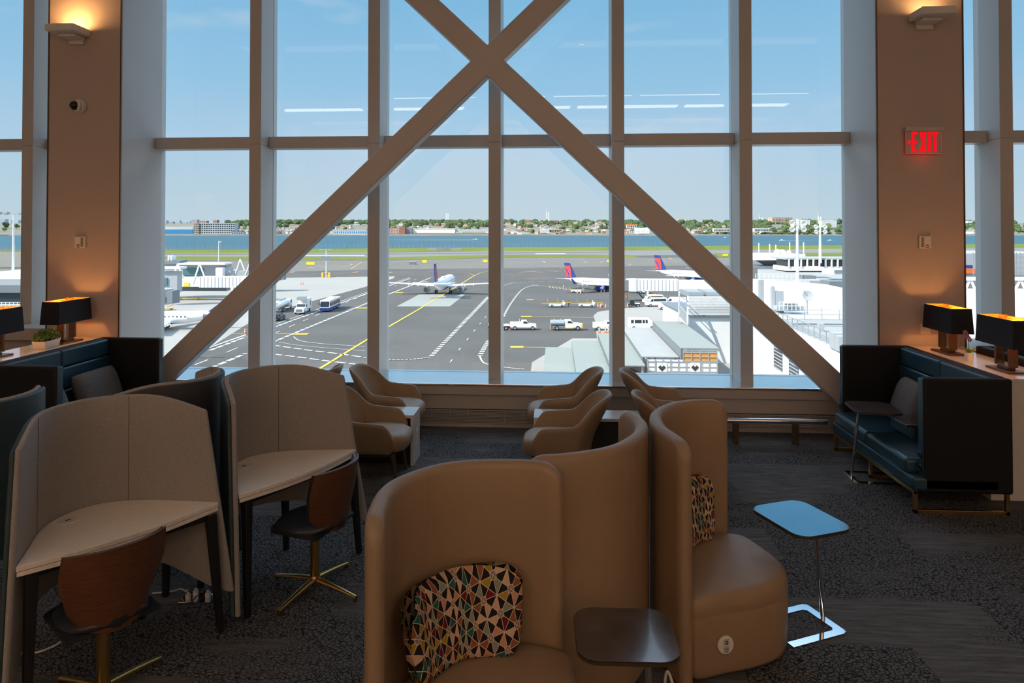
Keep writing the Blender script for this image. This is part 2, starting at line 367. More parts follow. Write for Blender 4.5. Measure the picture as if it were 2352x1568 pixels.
# transoms between verticals
spans = [(XL,-8.38),(-8.23,-6.861),(-6.711,colL[0]),(colL[1],-3.849),(-3.699,-2.33),(-2.18,-.818),(-.668,.692),(.842,2.219),(2.369,colR[0]),(colR[1],5.23),(5.38,6.75),(6.9,XR)]
for k, (a, b_) in enumerate(spans):
    struct(MB().box(a, b_, YM+.24, YG+.08, 3.391, 3.540).build('trim_%d' % (k+20), M['paint'], smooth=False, bevel=.004, seg=1))
    for q, (z0, z1) in enumerate(((ZL if -5.3 < a < 3.6 else .9, 3.391), (3.540, ZC))):
        struct(MB().box(a, b_, YG-.012, YG+.012, z0, z1).build('window_%d' % (2*k+q+1), M['glass'], smooth=False))
# deep metal ledge of the main bay, its nosing, the low wall and the grille under it
struct(MB().box(colL[1], colR[0], 8.085, YG+.1, ZL-.03, ZL).build('trim_40', M['ledge'], smooth=False, bevel=.008, seg=3))
struct(MB().box(colL[1], colR[0], 8.10, 8.14, ZL-.135, ZL-.03).build('trim_41', M['trimlow'], smooth=False, bevel=.004))
struct(MB().box(colL[1], colR[0], 8.14, YG+.15, 0, ZL-.03).build('wall_low', M['trimlow'], smooth=False))
gr = thing('floor_grille', 'long louvred heating grille along the foot of the low window wall', 'grille', (-.8, 8.13, 0))
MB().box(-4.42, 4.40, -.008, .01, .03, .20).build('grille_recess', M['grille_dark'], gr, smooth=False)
sl = MB()
for k in range(10): sl.box(-4.42, 4.40, -.03, .0, .035+.0168*k, .044+.0168*k)
for k in range(41): sl.box(-4.42+.22*k, -4.412+.22*k, -.025, .0, .03, .20)
sl.build('grille_slat', M['trimlow'], gr, smooth=False)
struct(MB().box(colL[1], colR[0], 8.085, 8.14, 0, .032).build('baseboard_front', M['trimlow'], smooth=False))
# raised sills of the side bays
struct(MB().box(XL, colL[0], 8.0, YG+.1, .98, 1.13).box(XL, colL[0], 8.15, YG+.1, 0, .98).build('trim_42', M['trimlow'], smooth=False, bevel=.005))
struct(MB().box(colR[1], XR, 8.0, YG+.1, .86, .98).box(colR[1], XR, 8.15, YG+.1, 0, .86).build('trim_43', M['trimlow'], smooth=False, bevel=.005))
# X brace: two crossing box beams in front of the glazing
cx_, cz_, sl_ = -.785, 4.307, .9465; hv = .1805
def beam_poly(xa, xb, s):
    za, zb2 = cz_+s*(xa-cx_), cz_+s*(xb-cx_)
    return [(xa,za-hv),(xb,zb2-hv),(xb,zb2+hv),(xa,za+hv)]
xl_ = cx_-(cz_-.2)/sl_; xr_ = cx_+(cz_-.2)/sl_; xt = (ZC-cz_)/sl_
br_ = struct(MB().prism_y(beam_poly(xl_, cx_+xt, sl_), 7.86, 8.07).build('trim_50', M['brace'], smooth=False, bevel=.016, seg=3)); br_['label'] = 'diagonal brace rising left to right'
br2 = struct(MB().prism_y(beam_poly(cx_-xt, xr_, -sl_), 7.8605, 8.0695).build('trim_51', M['brace'], smooth=False, bevel=.016, seg=3)); br2['label'] = 'diagonal brace falling left to right'
# ceiling strips whose reflections show in the panes
for k, (yy, x0, x1) in enumerate(((-4.0,-10,7.4),(-2.2,-5.0,7.4))):
    x0 = max(x0, XL+.3)
    n_ = 5
    for q in range(n_):
        a = x0+(x1-x0)*q/n_; b_ = a+(x1-x0)/n_-.25
        l = thing('linear_ceiling_light', 'long recessed ceiling light in the ceiling behind the viewer', 'ceiling light', ((a+b_)/2, yy, ZC), 0, 'recessed ceiling lights')
        h = (b_-a)/2
        dw = .27 if yy < -3 else .07
        MB().box(-h, h, -dw, dw, -.03, -.004).build('diffuser', M['strip'], l, smooth=False)
        MB().box(-h-.03, h+.03, -dw-.03, -dw, -.035, 0).box(-h-.03, h+.03, dw, dw+.03, -.035, 0).build('housing', M['whiteplastic'], l, smooth=False)
area('ceiling_fill', (-.6, -5.0, ZC-.05), 16.5, 5.6, 40, WARM)  # unseen warm fill panel added below the ceiling
area('back_wall_fill', (-.6, -6.6, ZC-.1), 16.5, .3, 370, WARM, (-math.radians(40),0,0))  # unseen fill lamp added to bounce warm light off the back wall
area('ceiling_fill', (-.6, 3.4, ZC-.05), 12, .5, 12, WARM)  # weaker fill panel added over the seating
# wall fixtures ------------------------------------------------------
def sconce(px0, px1, side, label):
    x0 = ony(px0, 60, 7.58).x; x1 = ony(px1, 60, 7.58).x; cx2 = (x0+x1)/2; hw = abs(x1-x0)/2
    zt_ = ony(px1, 52 if side < 0 else 12, 7.58).z; 
    t_ = thing('wall_sconce', label, 'wall light', (cx2, 7.9, zt_))
    hp = [(-hw,-.32),(hw,-.32),(hw,-.02),(-hw,-.02)]
    o = MB().prism(hp, -.085, 0).build('housing', M['whiteplastic'], t_, smooth=False, bevel=.014, seg=3)
    MB().box(-hw+.02, hw-.02, -.30, -.04, -.012, .002).build('lens', mat('sconce_lens', (.9,.85,.75), .4, emit=(1,.62,.30,2.5)), t_, smooth=False)
    MB().box(-.5*hw-.02, .5*hw+.02, -.2, -.02, -.12, -.085).build('bracket', M['whiteplastic'], t_, smooth=False, bevel=.01)
    MB().box(-.09, .09, -.03, 0, -.17, -.085).build('wall_plate', M['whiteplastic'], t_, smooth=False, bevel=.004)
    area('sconce_glow', (cx2, 7.73, zt_+.02), .25, .2, 7 if side < 0 else 2.5, (1,.50,.16), (PI-.15,0,0))
sconce(101, 168, -1, 'grey box uplight on left column above the dome camera')
sconce(2119, 2198, 1, 'grey box uplight on right column above the exit sign')
p = ony(186, 245, 7.9)
cmr = thing('dome_camera', 'small dome security camera on left column', 'camera', p)
MB().cyl((0,0,0),(-.008,-.05,0),.085,.08,24).build('mount', M['whiteplastic'], cmr, bevel=.006)
MB().cyl((-.008,-.05,0),(-.02,-.075,0),.074,.06,24).build('bezel', M['whiteplastic'], cmr, bevel=.004)
MB().sphere((-.022,-.08,0),.055,20,12).build('dome', M['domeblack'], cmr)
def txt(s, size, mat_, parent, loc, rot, sx=1, depth=.002, name='lettering', bold=0):
    cu = bpy.data.curves.new(name,'FONT'); cu.body = s; cu.size = size; cu.extrude = depth; cu.align_x = 'CENTER'; cu.align_y = 'CENTER'; cu.offset = bold
    tmp = bpy.data.objects.new(name, cu); C.objects.link(tmp); bpy.context.view_layer.update()
    me = bpy.data.meshes.new_from_object(tmp.evaluated_get(bpy.context.evaluated_depsgraph_get()))
    bpy.data.objects.remove(tmp); me.materials.clear(); me.materials.append(mat_)
    o = bpy.data.objects.new(name, me); o.location = loc; o.rotation_euler = rot; o.scale = (sx,1,1); link(o, parent); return o
def strobe(px, py, flip, label):
    p = ony(px, py, 7.9); t_ = thing('fire_alarm_strobe', label, 'fire alarm', p)
    MB().box(-.066,.066,-.035,0,-.072,.072).build('housing', M['whiteplastic'], t_, smooth=False, bevel=.012, seg=3)
    MB().box(*( (.022,.046) if not flip else (-.046,-.022)),-.05,-.03,-.055,.055).build('strobe_lens', mat('strobe_lens', (.35,.28,.22), .2), t_, smooth=False, bevel=.005)
    xo = -.016 if not flip else .018
    txt('FIRE', .024, M['printdark'], t_, (xo,-.036,-.036), (PI/2,0,0), .9)
    MB().box(xo-.018, xo+.018, -.037, -.034, -.062, -.055).build('print_line', M['printdark'], t_, smooth=False)
strobe(187, 556, False, 'small fire alarm strobe above lamp on left column'); strobe(2122.5, 556, True, 'small fire alarm strobe under exit sign on right column')
p0 = ony(2080.5, 302.5, 7.86); p1 = ony(2161.5, 352, 7.86)
ex = thing('exit_sign', 'red lettered exit sign with left arrow on right column', 'exit sign', ((p0.x+p1.x)/2, 7.9, (p0.z+p1.z)/2))
w_ = (p1.x-p0.x)/2; h_ = (p0.z-p1.z)/2
M['signmirror'] = mat('sign_mirror', (.46,.45,.43), .22, .35, .5, 5)
M['signred'] = mat('lit_red_letters', (.7,.0,.005), .4, emit=(1,.0,.012,.75))
MB().box(-w_-.015, w_+.015, -.075, 0, h_+.002, h_+.052).build('canopy', M['paint'], ex, smooth=False, bevel=.006)
MB().box(-w_, w_, -.046, -.034, -h_, h_).build('mirror_panel', M['signmirror'], ex, smooth=False)
MB().box(-w_, w_, -.047, -.033, -h_-.006, -h_+.001).box(-w_-.003, -w_, -.045, -.035, -h_, h_).box(w_, w_+.003, -.045, -.035, -h_, h_).build('lit_edge', M['signred'], ex, smooth=False)
lt = MB(); H2 = h_*.95
SK = [0]
def stroke(a, b_, ww):
    SK[0] += 1
    lt.obox(((a[0]+b_[0])/2,-.049-.0006*SK[0],(a[1]+b_[1])/2), (math.hypot(b_[0]-a[0],b_[1]-a[1]), .006, ww), 0, 0, Matrix.Rotation(-math.atan2(b_[1]-a[1], b_[0]-a[0]), 3, 'Y'))
W2 = 2*w_; X = lambda f: -w_+W2*f; Z2 = lambda f: h_-2*h_*f; sw = W2*.075
for f in (.065, .475, .885): stroke((X(.15),Z2(f)), (X(.335 if f != .475 else .325),Z2(f)), sw*.95)
stroke((X(.19),Z2(.02)), (X(.19),Z2(.93)), sw)
stroke((X(.415),Z2(.02)), (X(.535),Z2(.93)), sw*.9); stroke((X(.535),Z2(.02)), (X(.415),Z2(.93)), sw*.9)
stroke((X(.65),Z2(.02)), (X(.65),Z2(.93)), sw)
stroke((X(.73),Z2(.065)), (X(.90),Z2(.065)), sw*.95); stroke((X(.815),Z2(.02)), (X(.815),Z2(.93)), sw)
stroke((X(.035),Z2(.5)), (X(.11),Z2(.41)), sw*.55); stroke((X(.035),Z2(.49)), (X(.115),Z2(.59)), sw*.55)
lt.build('lettering', M['signred'], ex, smooth=False)
point('exit_glow', ((p0.x+p1.x)/2, 7.82, p1.z-.03), .12, (1,.03,.02), .05)
p = ony(2125, 755, 7.9); sw_ = thing('wall_outlet', 'pale wall plate behind lamp on right column', 'outlet', p)
MB().box(-.055,.055,-.012,0,-.06,.06).build('plate', M['whiteplastic'], sw_, smooth=False, bevel=.006); MB().box(-.02,.02,-.016,-.01,-.035,.035).build('socket', M['whiteplastic'], sw_, smooth=False, bevel=.003)
# ================================================================== STUDY PODS
AL = Vector((-2.56,3.12)); AR = Vector((-1.982,3.928))
def frame2(L, R):
    u = (R-L).normalized(); n = Vector((-u.y,u.x)); o = (L+R)/2; return o, u, n, math.atan2(u.y,u.x)
oA, uA, nA, rA = frame2(AL, AR)
loc = lambda p: (((Vector(p)-oA).dot(uA)), (Vector(p)-oA).dot(nA))
PODPATH = [loc(p) for p in [(-2.535,3.06),(-2.65,3.30),(-2.742,3.50),(-2.765,3.66),(-2.705,3.82),(-2.585,3.905),(-2.42,3.937),(-2.242,3.940),(-2.1,3.936),(-1.9,3.925)]]
def sm(x): x = max(0, min(1, x)); return x*x*(3-2*x)
def make_pod(name, label, o, rz, inner, outer, top=0.0):
    t_ = thing(name, label, 'study pod', (o.x, o.y, 0), rz)
    P = Path(PODPATH); L = P.L
    zt = lambda u: 1.272+.09*math.sin(PI/2*min(1,min(u*L, (1-u)*L)/.50))+top
    zb = lambda u: .07+.30*sm(min(u*L/.35, (1-u)*L/.30)) if u < .5 else .22+.16*sm((1-u)*L/.5)
    ends = lambda z: (.06+(z-.74)*.17, L-.08-(z-.74)*.17)
    sweep_wall(PODPATH, .03, zb, zt, ends, 40, .018).build('felt_panel', inner, t_, smooth=True, angle=50)
    sweep_wall(PODPATH, .026, lambda u: zb(u)+.004, lambda u: zt(u)-.012, lambda z: (.072+(z-.74)*.17, L-.092-(z-.74)*.17), 40, .044).build('outer_panel', outer, t_, smooth=True, angle=50)
    # seams on the felt
    for f in (.27, .62):
        sb = MB()
        c = P.at(L*f); n = P.nrm(L*f)
        zt0 = zt(f)-.012
        q = c+n*.0022; sb.box(q.x-.0015, q.x+.0015, q.y-.0015, q.y+.0015, .74, zt0)
        sb.build('seam', M['feltseam'], t_, smooth=False)
    pts = [P.at(.06+(L-.14)*k/40) for k in range(41)]
    a, b_ = pts[0], pts[-1]
    fr_ = [b_+(a-b_)*k/10+Vector((0,-.06*math.sin(PI*k/10))) for k in range(1,10)]
    poly = [(p.x,p.y) for p in pts]+[(p.x,p.y) for p in fr_]
    d = MB().prism(poly, .716, .74).build('desktop', M['oak'], t_, smooth=False, bevel=.002, seg=1)
    p2 = [(x*.992, y*.992-.001) for x, y in poly]
    MB().prism(p2, .692, .713).build('desk_apron', M['oak'], t_, smooth=False)
    q = P.at(L*.37); n = P.nrm(L*.37); q = q-n*.085
    g_ = MB().cyl((q.x,q.y,.738),(q.x,q.y,.7445),.048,.046,28).build('power_grommet', M['whiteplastic'], t_)
    MB().box(q.x-.013,q.x+.013,q.y-.006,q.y+.006,.744,.7462).build('socket_slot', M['printdark'], g_, smooth=False)
    for px_, py_, dx, dy in ((a.x+.07,a.y+.02,-.03,-.05),(b_.x-.055,b_.y-.01,.05,-.03),(a.x*.72,a.y+.50,-.03,.02),(b_.x*.45,b_.y+.44,.04,.02)):
        MB().loft([[(px_+dx+sx*.016,py_+dy+sy*.016,0) for sx,sy in ((-1,-1),(1,-1),(1,1),(-1,1))],[(px_+sx*.026,py_+sy*.026,.692) for sx,sy in ((-1,-1),(1,-1),(1,1),(-1,1))]]).build('leg', M['black'], t_, smooth=False, bevel=.003)
    MB().bar((a.x+.07,a.y+.03,.675),(b_.x-.06,b_.y,.675),.03,.035).build('rail', M['black'], t_, smooth=False)
    return t_
make_pod('study_pod', 'grey felt study pod with oak desk nearest the viewer', oA, rA, M['felt'], M['teal'])
BL = Vector((-1.915,4.03)); BR = Vector((-1.45,4.945)); oB, uB, nB, rB = frame2(BL, BR)
make_pod('study_pod', 'grey felt study pod with oak desk, second from the viewer, beside the beige lounge chairs', oB, rB, M['felt'], M['teal'])
def place_pod(label, Rw, rz, outer, top):
    lr = Vector(PODPATH[-1]); q = Vector((lr.x*math.cos(rz)-lr.y*math.sin(rz), lr.x*math.sin(rz)+lr.y*math.cos(rz)))
    return make_pod('study_pod', label, Vector(Rw)-q, rz, M['felt'], outer, top)
rC = rA+math.radians(205)
place_pod('study pod turned away with brown outer back, behind the two grey felt pods', (-3.06,4.08), rC, M['pod_brown'], -.01)
place_pod('teal leather back of a study pod at the far left edge', (-4.08,3.62), rC-.17, M['teal'], -.03)

# ================================================================== SWIVEL CHAIRS (local +x = facing)
def make_swivel(label, o, rz, fa):
    t_ = thing('swivel_chair', label, 'swivel chair', (o[0],o[1],0), rz)
    MB().cyl((0,0,.06),(0,0,.40),.031,.031,20).build('column', M['brass'], t_)
    MB().lathe([(.001,.03),(.028,.035),(.04,.06),(.034,.09),(.03,.10)],20).build('hub', M['brass'], t_)
    for k in range(4):
        a = fa+k*PI/2; c, s = math.cos(a), math.sin(a); m_ = MB(); rings = []
        for q in range(9):
            f = q/8; r = .02+.31*f; z = .072-.034*f-.012*f*f; ww = .020-.008*f; hh = .016-.006*f
            rings.append([(c*r-s*ww*x, s*r+c*ww*x, z+hh*y) for x, y in ((-1,-.6),(1,-.6),(1,.5),(.55,1),(-.55,1),(-1,.5))])
        m_.loft(rings); lg = m_.build('foot', M['brass'], t_, angle=60)
        MB().cyl((c*.322,s*.322,0),(c*.322,s*.322,.034),.013,.012,12).build('glide', M['bronze'], lg)
    MB().lathe([(.11,.385),(.11,.395),(.05,.40)],18).build('seat_plate', M['black'], t_)
    # curved seat pad
    sp_ = MB(); rings = []
    for i in range(15):
        u = -1+2*i/14; rings.append([])
        w_ = .205*(1-.12*max(0,u))*(1-.30*max(0,-u))*math.sqrt(max(.03,1-abs(u)**6))
        x = .01+.225*u
        for z_, k2 in ((0,1),(1,1)):
            for j in range(13):
                v = -1+2*j/12 if z_ == 0 else 1-2*j/12
                yy = w_*v; base = .428+.022*v*v+(.03*max(0,-u)**2)-(.03*max(0,u-.5)**2)
                th = .040*math.sqrt(max(0.05,1-abs(v)**4))
                rings[-1].append((x, yy, base+(th if z_ else -.012)))
    sp_.loft(rings); sp_.build('seat_pad', M['blackleather'], t_, angle=70)
    MB().loft([[(x,y*(.21 if abs(x-.01) < .19 else .16),z+.02*abs(y)) for y, z in ((-1,.405),(1,.405),(1,.425),(-1,.425))] for x in (-.16,-.14,0,.18,.22)]).build('seat_shell', M['blackleather'], t_, angle=60)
    # back shell: veneered outside, leather pad inside
    def bk(off, th, inset):
        rings = []
        for i in range(21):
            v = -1+2*i/20; y = (.235-inset)*v
            top = .85-.014*v*v-inset; bot = .43+inset+.10*abs(v)**3
            flare = .105*(1-abs(v)**2.2)
            col = []
            for z_ in range(9):
                f = z_/8; z = bot+(top-bot)*f; lean = .07*f; wv = .92+.08*math.sin(PI*min(1,f*1.1)*.5) if True else 1
                col.append((-.10-flare-lean+off, y*(.80+.20*sm(f*1.7)-.03*max(0,f-.7)/.3), z))
            col2 = [(x+th, yy, z) for x, yy, z in reversed(col)]
            rings.append(col+col2)
        return MB().loft(rings)
    bk(0, .012, 0).build('back_shell', M['walnut'], t_, angle=50)
    bk(.013, .022, .006).build('back_pad', M['blackleather'], t_, angle=50)
    return t_
make_swivel('walnut backed swivel chair at the nearest study pod desk', (-2.25,3.30), math.atan2(.61,-.79), math.radians(18))
make_swivel('walnut backed swivel chair turned at the second study pod desk', (-1.563,4.39), math.atan2(.28,-.96), math.radians(-5))
# floor power box and white cables
p = onz(455, 1375, 0); fb = thing('floor_power_box', 'open metal floor power box with three white plugs', 'power box', (p.x,p.y,0), .05)
MB().box(-.10,.10,-.055,.055,0,.008).build('plate', M['chrome'], fb, smooth=False, bevel=.002)
for x, y in ((-.055,-.02),(-.03,.03),(.06,.005)):
    MB().box(x-.014,x+.014,y-.013,y+.013,.008,.04).box(x-.009,x+.009,y-.008,y+.008,.04,.052).build('plug', M['whiteplastic'], fb, smooth=False, bevel=.004)
MB().box(-.02,-.012,-.05,.05,.008,.010).box(.02,.024,-.05,.05,.008,.010).build('slot', M['printdark'], fb, smooth=False)
def cable(label, pts, r=.0055, plugs=()):
    pp = catmull([Vector(q) for q in pts], 8); o0 = pp[0].copy()
    t_ = thing('power_cable', label, 'cable', (o0.x,o0.y,0))
    MB().tube([q-Vector((o0.x,o0.y,0)) for q in pp], r, 8).build('cord', M['whitecord'], t_)
    for a, b_ in plugs:
        a = Vector(a)-Vector((o0.x,o0.y,0)); b_ = Vector(b_)-Vector((o0.x,o0.y,0))
        MB().bar(a, b_, .024, .02).build('connector', M['whiteplastic'], t_, smooth=False, bevel=.004)
c0 = lambda px, py, z=.007: tuple(onz(px, py, z))
cable('white cable looped on the carpet under the nearest desk', [c0(-60,1490),c0(0,1496),c0(70,1500),c0(120,1485),c0(158,1462),c0(190,1447),c0(225,1440),c0(262,1440),c0(280,1424),c0(270,1413),c0(243,1413),c0(215,1425)], .006, [(c0(160,1462,.012),c0(184,1450,.012)),(c0(190,1447,.012),c0(212,1437,.012))])
cable('white cable running behind the nearest pod into the floor power box', [c0(350,1362),c0(375,1360),c0(398,1357),c0(415,1352,.03),c0(428,1358,.06),tuple(p+Vector((-.06,-.02,.068)))], .005)
# ================================================================== BEIGE LOUNGE PODS
def lounge_shell(pts, o, parent, name='shell', flip=1, H=1.265):
    pp = [(x-o[0], y-o[1]) for x, y in pts]
    ob = sweep_wall(pp, .075, lambda u: .035, lambda u: H, None, 60, 0, 8, .10).build(name, M['beige'], parent, angle=60)
    P = Path(pp)
    for f in (.47,):
        for sd in (1,-1):
            sm_ = MB()
            c = P.at(P.L*f)+P.nrm(P.L*f)*(.0372*sd)
            sm_.box(c.x-.001, c.x+.001, c.y-.001, c.y+.001, .04, H-.03)
            sm_.build('seam', M['thread'], parent, smooth=False)
    return P
P1PATH = [(-.665,2.50),(-.70,2.66),(-.70,2.90),(-.57,3.105),(-.40,3.20),(-.155,3.225),(.035,3.175)]
P3PATH = [(.668,3.52),(.625,3.68),(.583,3.86),(.60,4.12),(.73,4.33),(.90,4.43),(1.09,4.43)]
P2PATH = [(-.15,3.29),(.045,3.325),(.28,3.455),(.43,3.68),(.485,3.90),(.455,4.08),(.40,4.20)]
# seat outline measured on the right-hand pod, then carried to the front one by the similarity that maps shell onto shell
SEAT3 = [(.70,3.575),(.665,3.72),(.63,3.88),(.648,4.10),(.76,4.29),(.92,4.385),(1.06,4.395),(1.17,4.37),(1.25,4.20),(1.30,4.02),(1.275,3.87),(1.19,3.77),(1.04,3.69),(.88,3.635)]
def sim(src, dst):
    a, b_ = complex(*src[0]), complex(*src[1]); c, d = complex(*dst[0]), complex(*dst[1]); k = (d-c)/(b_-a)
    return lambda p: (lambda z: (z.real, z.imag))(c+(complex(*p)-a)*k)
f31 = sim((P3PATH[0],P3PATH[-1]), ((-.668,2.54),P1PATH[-1]))
SEAT1 = [f31(p) for p in SEAT3]
SEAT1[:6] = [(-.62,2.52),(-.655,2.70),(-.645,2.88),(-.53,3.06),(-.39,3.155),(-.155,3.18)]
def seat_block(outl, o, parent, zt=.455):
    out = catmull([Vector((x-o[0], y-o[1])) for x, y in outl], 6, True); c = sum(out, Vector((0,0)))/len(out)
    rings = []
    for z, k in ((.03,.93),(.045,.955),(.07,.972),(.12,.985),(.28,1.0),(.345,1.0),(.352,.994),(.359,1.0),(.40,.995),(.425,.98),(.443,.95),(.452,.90),(zt,.80),(zt+.006,.5),(zt+.008,.02)):
        rings.append([((p.x-c.x)*k+c.x, (p.y-c.y)*k+c.y, z) for p in out])
    return MB().loft(rings).build('seat', M['beige'], parent, angle=80)
def lounge(label, path, seat, ref):
    t_ = thing('lounge_pod', label, 'lounge seat', (ref[0],ref[1],0))
    lounge_shell(path, ref, t_)
    if seat: seat_block(seat, ref, t_)
    pts = [path[0], path[len(path)//2], path[-1]]
    for x, y in pts: MB().cyl((x-ref[0],y-ref[1],0),(x-ref[0],y-ref[1],.04),.022,.022,12).build('glide', M['black'], t_)
    return t_
lounge('tall curved beige lounge pod nearest the viewer, its patterned pillow in full view', P1PATH, SEAT1, (-.2,2.9))
lp3 = lounge('tall curved beige lounge pod with round outlet on its seat front', P3PATH, SEAT3, (.95,4.0))
SEAT2 = [(-.11,3.36),(.04,3.385),(.24,3.49),(.375,3.70),(.42,3.90),(.40,4.05),(.34,4.13),(.15,4.20),(-.02,4.16),(-.16,4.02),(-.23,3.80),(-.22,3.55)]
lounge('tall curved beige lounge pod turned away, between the two others', P2PATH, SEAT2, (.15,3.7))
# outlet on the seat front
q = Vector((.875,3.632,.20)); nrm = Vector((.33,-.94,0)).normalized()
oo = MB().cyl((0,0,0),(0,-.014,0),.048,.044,32).build('round_outlet', M['whiteplastic'], lp3, bevel=.003)
oo.location = (q.x-.95, q.y-4.0-.004, .20); oo.rotation_euler = (0,0,math.atan2(nrm.y,nrm.x)+PI/2)
MB().box(-.014,.014,-.017,-.012,-.034,-.004).box(-.014,.014,-.017,-.012,.004,.034).build('socket', M['trimlow'], oo, smooth=False, bevel=.001)
MB().box(-.007,-.004,-.0185,-.016,-.02,-.01).box(.004,.007,-.0185,-.016,-.02,-.01).box(-.002,.002,-.0185,-.016,-.031,-.026).box(-.006,.006,-.0185,-.016,.010,.016).box(-.006,.006,-.0185,-.016,.021,.027).build('slot', M['printdark'], oo, smooth=False)
def pillow(label, P, q0, q1, side, z0, z1, o, lean=.10):
    """cushion bent along a shell: P path, arc range q0..q1, on the inner side"""
    nu, nv = 30, 18; V = []; UV = []; Fc = []
    def pt(i, j, s):
        u = -1+2*i/nu; v = -1+2*j/nv
        rc = (abs(u)**4+abs(v)**4)
        k = max(0, 1-rc)**.42 if rc < 1 else 0
        # round the corners in plan
        sc_ = 1/max(1, (abs(u)**5+abs(v)**5)**.2)
        uu, vv = u*sc_, v*sc_
        th = .055*max(0, (1-abs(uu)**5))**.45*max(0, (1-abs(vv)**5))**.45
        a = q0+(q1-q0)*(uu+1)/2; z = z0+(z1-z0)*(vv+1)/2
        n = P.nrm(a)*side; c = P.at(a)+n*(.045+.06+lean*(1-(vv+1)/2)*.6)+n*(s*th)
        return Vector((c.x, c.y, z)), (uu*(q1-q0)/2, vv*(z1-z0)/2)
    for s in (1,-1):
        b0 = len(V)
        for j in range(nv+1):
            for i in range(nu+1):
                p_, uv = pt(i, j, s); V.append(p_); UV.append(uv)
        for j in range(nv):
            for i in range(nu):
                a = b0+j*(nu+1)+i; fc = (a, a+1, a+nu+2, a+nu+1); Fc.append(fc if s > 0 else fc[::-1])
    c = sum(V, Vector())/len(V); base = Vector((c.x,c.y,z0))
    me = bpy.data.meshes.new('patterned_pillow'); me.from_pydata([v-base for v in V], [], Fc); me.materials.append(M['kaleido'])
    uvl = me.uv_layers.new(name='UVMap')
    for lp in me.loops: uvl.data[lp.index].uv = UV[lp.vertex_index]
    me.polygons.foreach_set('use_smooth', [True]*len(me.polygons))
    import bmesh
    bm = bmesh.new(); bm.from_mesh(me); bmesh.ops.remove_doubles(bm, verts=bm.verts, dist=.0004); bmesh.ops.recalc_face_normals(bm, faces=bm.faces); bm.to_mesh(me); bm.free()
    ob = bpy.data.objects.new('patterned_pillow', me); ob.location = Vector((o[0],o[1],0))+base; link(ob)
    return tag(ob, label, 'pillow')
pp1 = Path([(x+.2,y-2.9) for x,y in P1PATH]); pp3 = Path([(x-.95,y-4.0) for x,y in P3PATH])
pillow('geometric patterned pillow on the nearest beige lounge pod', pp1, .22, 1.12, -1, .45, .83, (-.2,2.9))
pillow('geometric patterned pillow on the beige lounge pod with round outlet', pp3, .40, 1.14, -1, .45, .83, (.95,4.0))

# ================================================================== C-SHAPED LAPTOP TABLES (local +x = open end of the foot)
def rrect(hx, hy, r, n=7):
    P_ = []
    for cx2, cy2, a0 in ((hx-r,hy-r,0),(-hx+r,hy-r,PI/2),(-hx+r,-hy+r,PI),(hx-r,-hy+r,1.5*PI)):
        for k in range(n): P_.append((cx2+r*math.cos(a0+PI/2*k/(n-1)), cy2+r*math.sin(a0+PI/2*k/(n-1))))
    return P_
def laptop_table(label, base, rz, topc, toprz, topm, thing_mats=('chrome','chrome'), H=.66, hx=.19, hy=.20, arm=.40, half=.165):
    t_ = thing('laptop_table', label, 'side table', (base[0],base[1],0), rz)
    R = Matrix.Rotation(-rz, 2); tc_ = R@(Vector(topc)-Vector(base)); tr_ = toprz-rz
    def rot(poly): return [(tc_.x+x*math.cos(tr_)-y*math.sin(tr_), tc_.y+x*math.sin(tr_)+y*math.cos(tr_)) for x, y in poly]
    MB().prism(rot(rrect(hx,hy,.085)), H-.004, H).build('tabletop', topm, t_, smooth=False, bevel=.0015, seg=1)
    MB().prism(rot(rrect(hx+.002,hy+.002,.087)), H-.018, H-.0045).build('top_edge', M['bronze'], t_, smooth=False)
    ff = MB(); w = .05; r_ = .03
    outer = [(arm,half),(0+r_,half),(.004,half-.012),(0,half-r_),(0,-half+r_),(.004,-half+.012),(r_,-half),(arm,-half)]
    inner = [(arm,-half+w),(w+r_*.6,-half+w),(w,-half+w+r_*.6),(w,half-w-r_*.6),(w+r_*.6,half-w),(arm,half-w)]
    n = len(outer); poly = outer+inner
    vs_ = [(x,y,0) for x,y in poly]+[(x,y,.009) for x,y in poly]; N_ = len(poly)
    fs_ = [(i,(i+1)%N_,(i+1)%N_+N_,i+N_) for i in range(N_)]
    quads = [(0,1,12,13),(1,2,12),(2,3,11,12),(3,4,10,11),(4,5,10),(5,9,10),(5,6,9),(6,7,8,9)]
    for q in quads: fs_.append(tuple(reversed(q))); fs_.append(tuple(i+N_ for i in q))
    ff.add(vs_, fs_).build('foot', M['chrome'], t_, smooth=False)
    tx = max(tc_.x-hx*.0-.06, .03)
    MB().cyl((.026,0,.008),(tc_.x*.45, tc_.y*.5, H-.017),.0135,.0135,16).build('post', M['chrome'], t_)
    MB().cyl((tc_.x*.45, tc_.y*.5, H-.03),(tc_.x*.45, tc_.y*.5, H-.017),.03,.05,16).build('mount', M['bronze'], t_)
    return t_
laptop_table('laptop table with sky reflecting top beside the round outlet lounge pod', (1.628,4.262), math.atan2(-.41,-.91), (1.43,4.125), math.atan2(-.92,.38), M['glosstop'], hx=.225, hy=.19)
laptop_table('laptop table with dark marbled top in front of the lounge pods', (.44,2.80), PI, (.288,2.905), .02, M['marbletop'], hx=.205, hy=.19)
laptop_table('laptop table with brown top standing by the right sofa', (2.765,6.68), -.08, (3.005,6.70), -.12, M['marbletop'], hx=.205, hy=.22)
cable('white cable hanging down beside the marbled laptop table', [(.50,3.02,.02),(.515,2.99,.25),(.50,2.975,.40),(.47,2.96,.47),(.465,3.0,.30),(.47,3.03,.01)], .006)

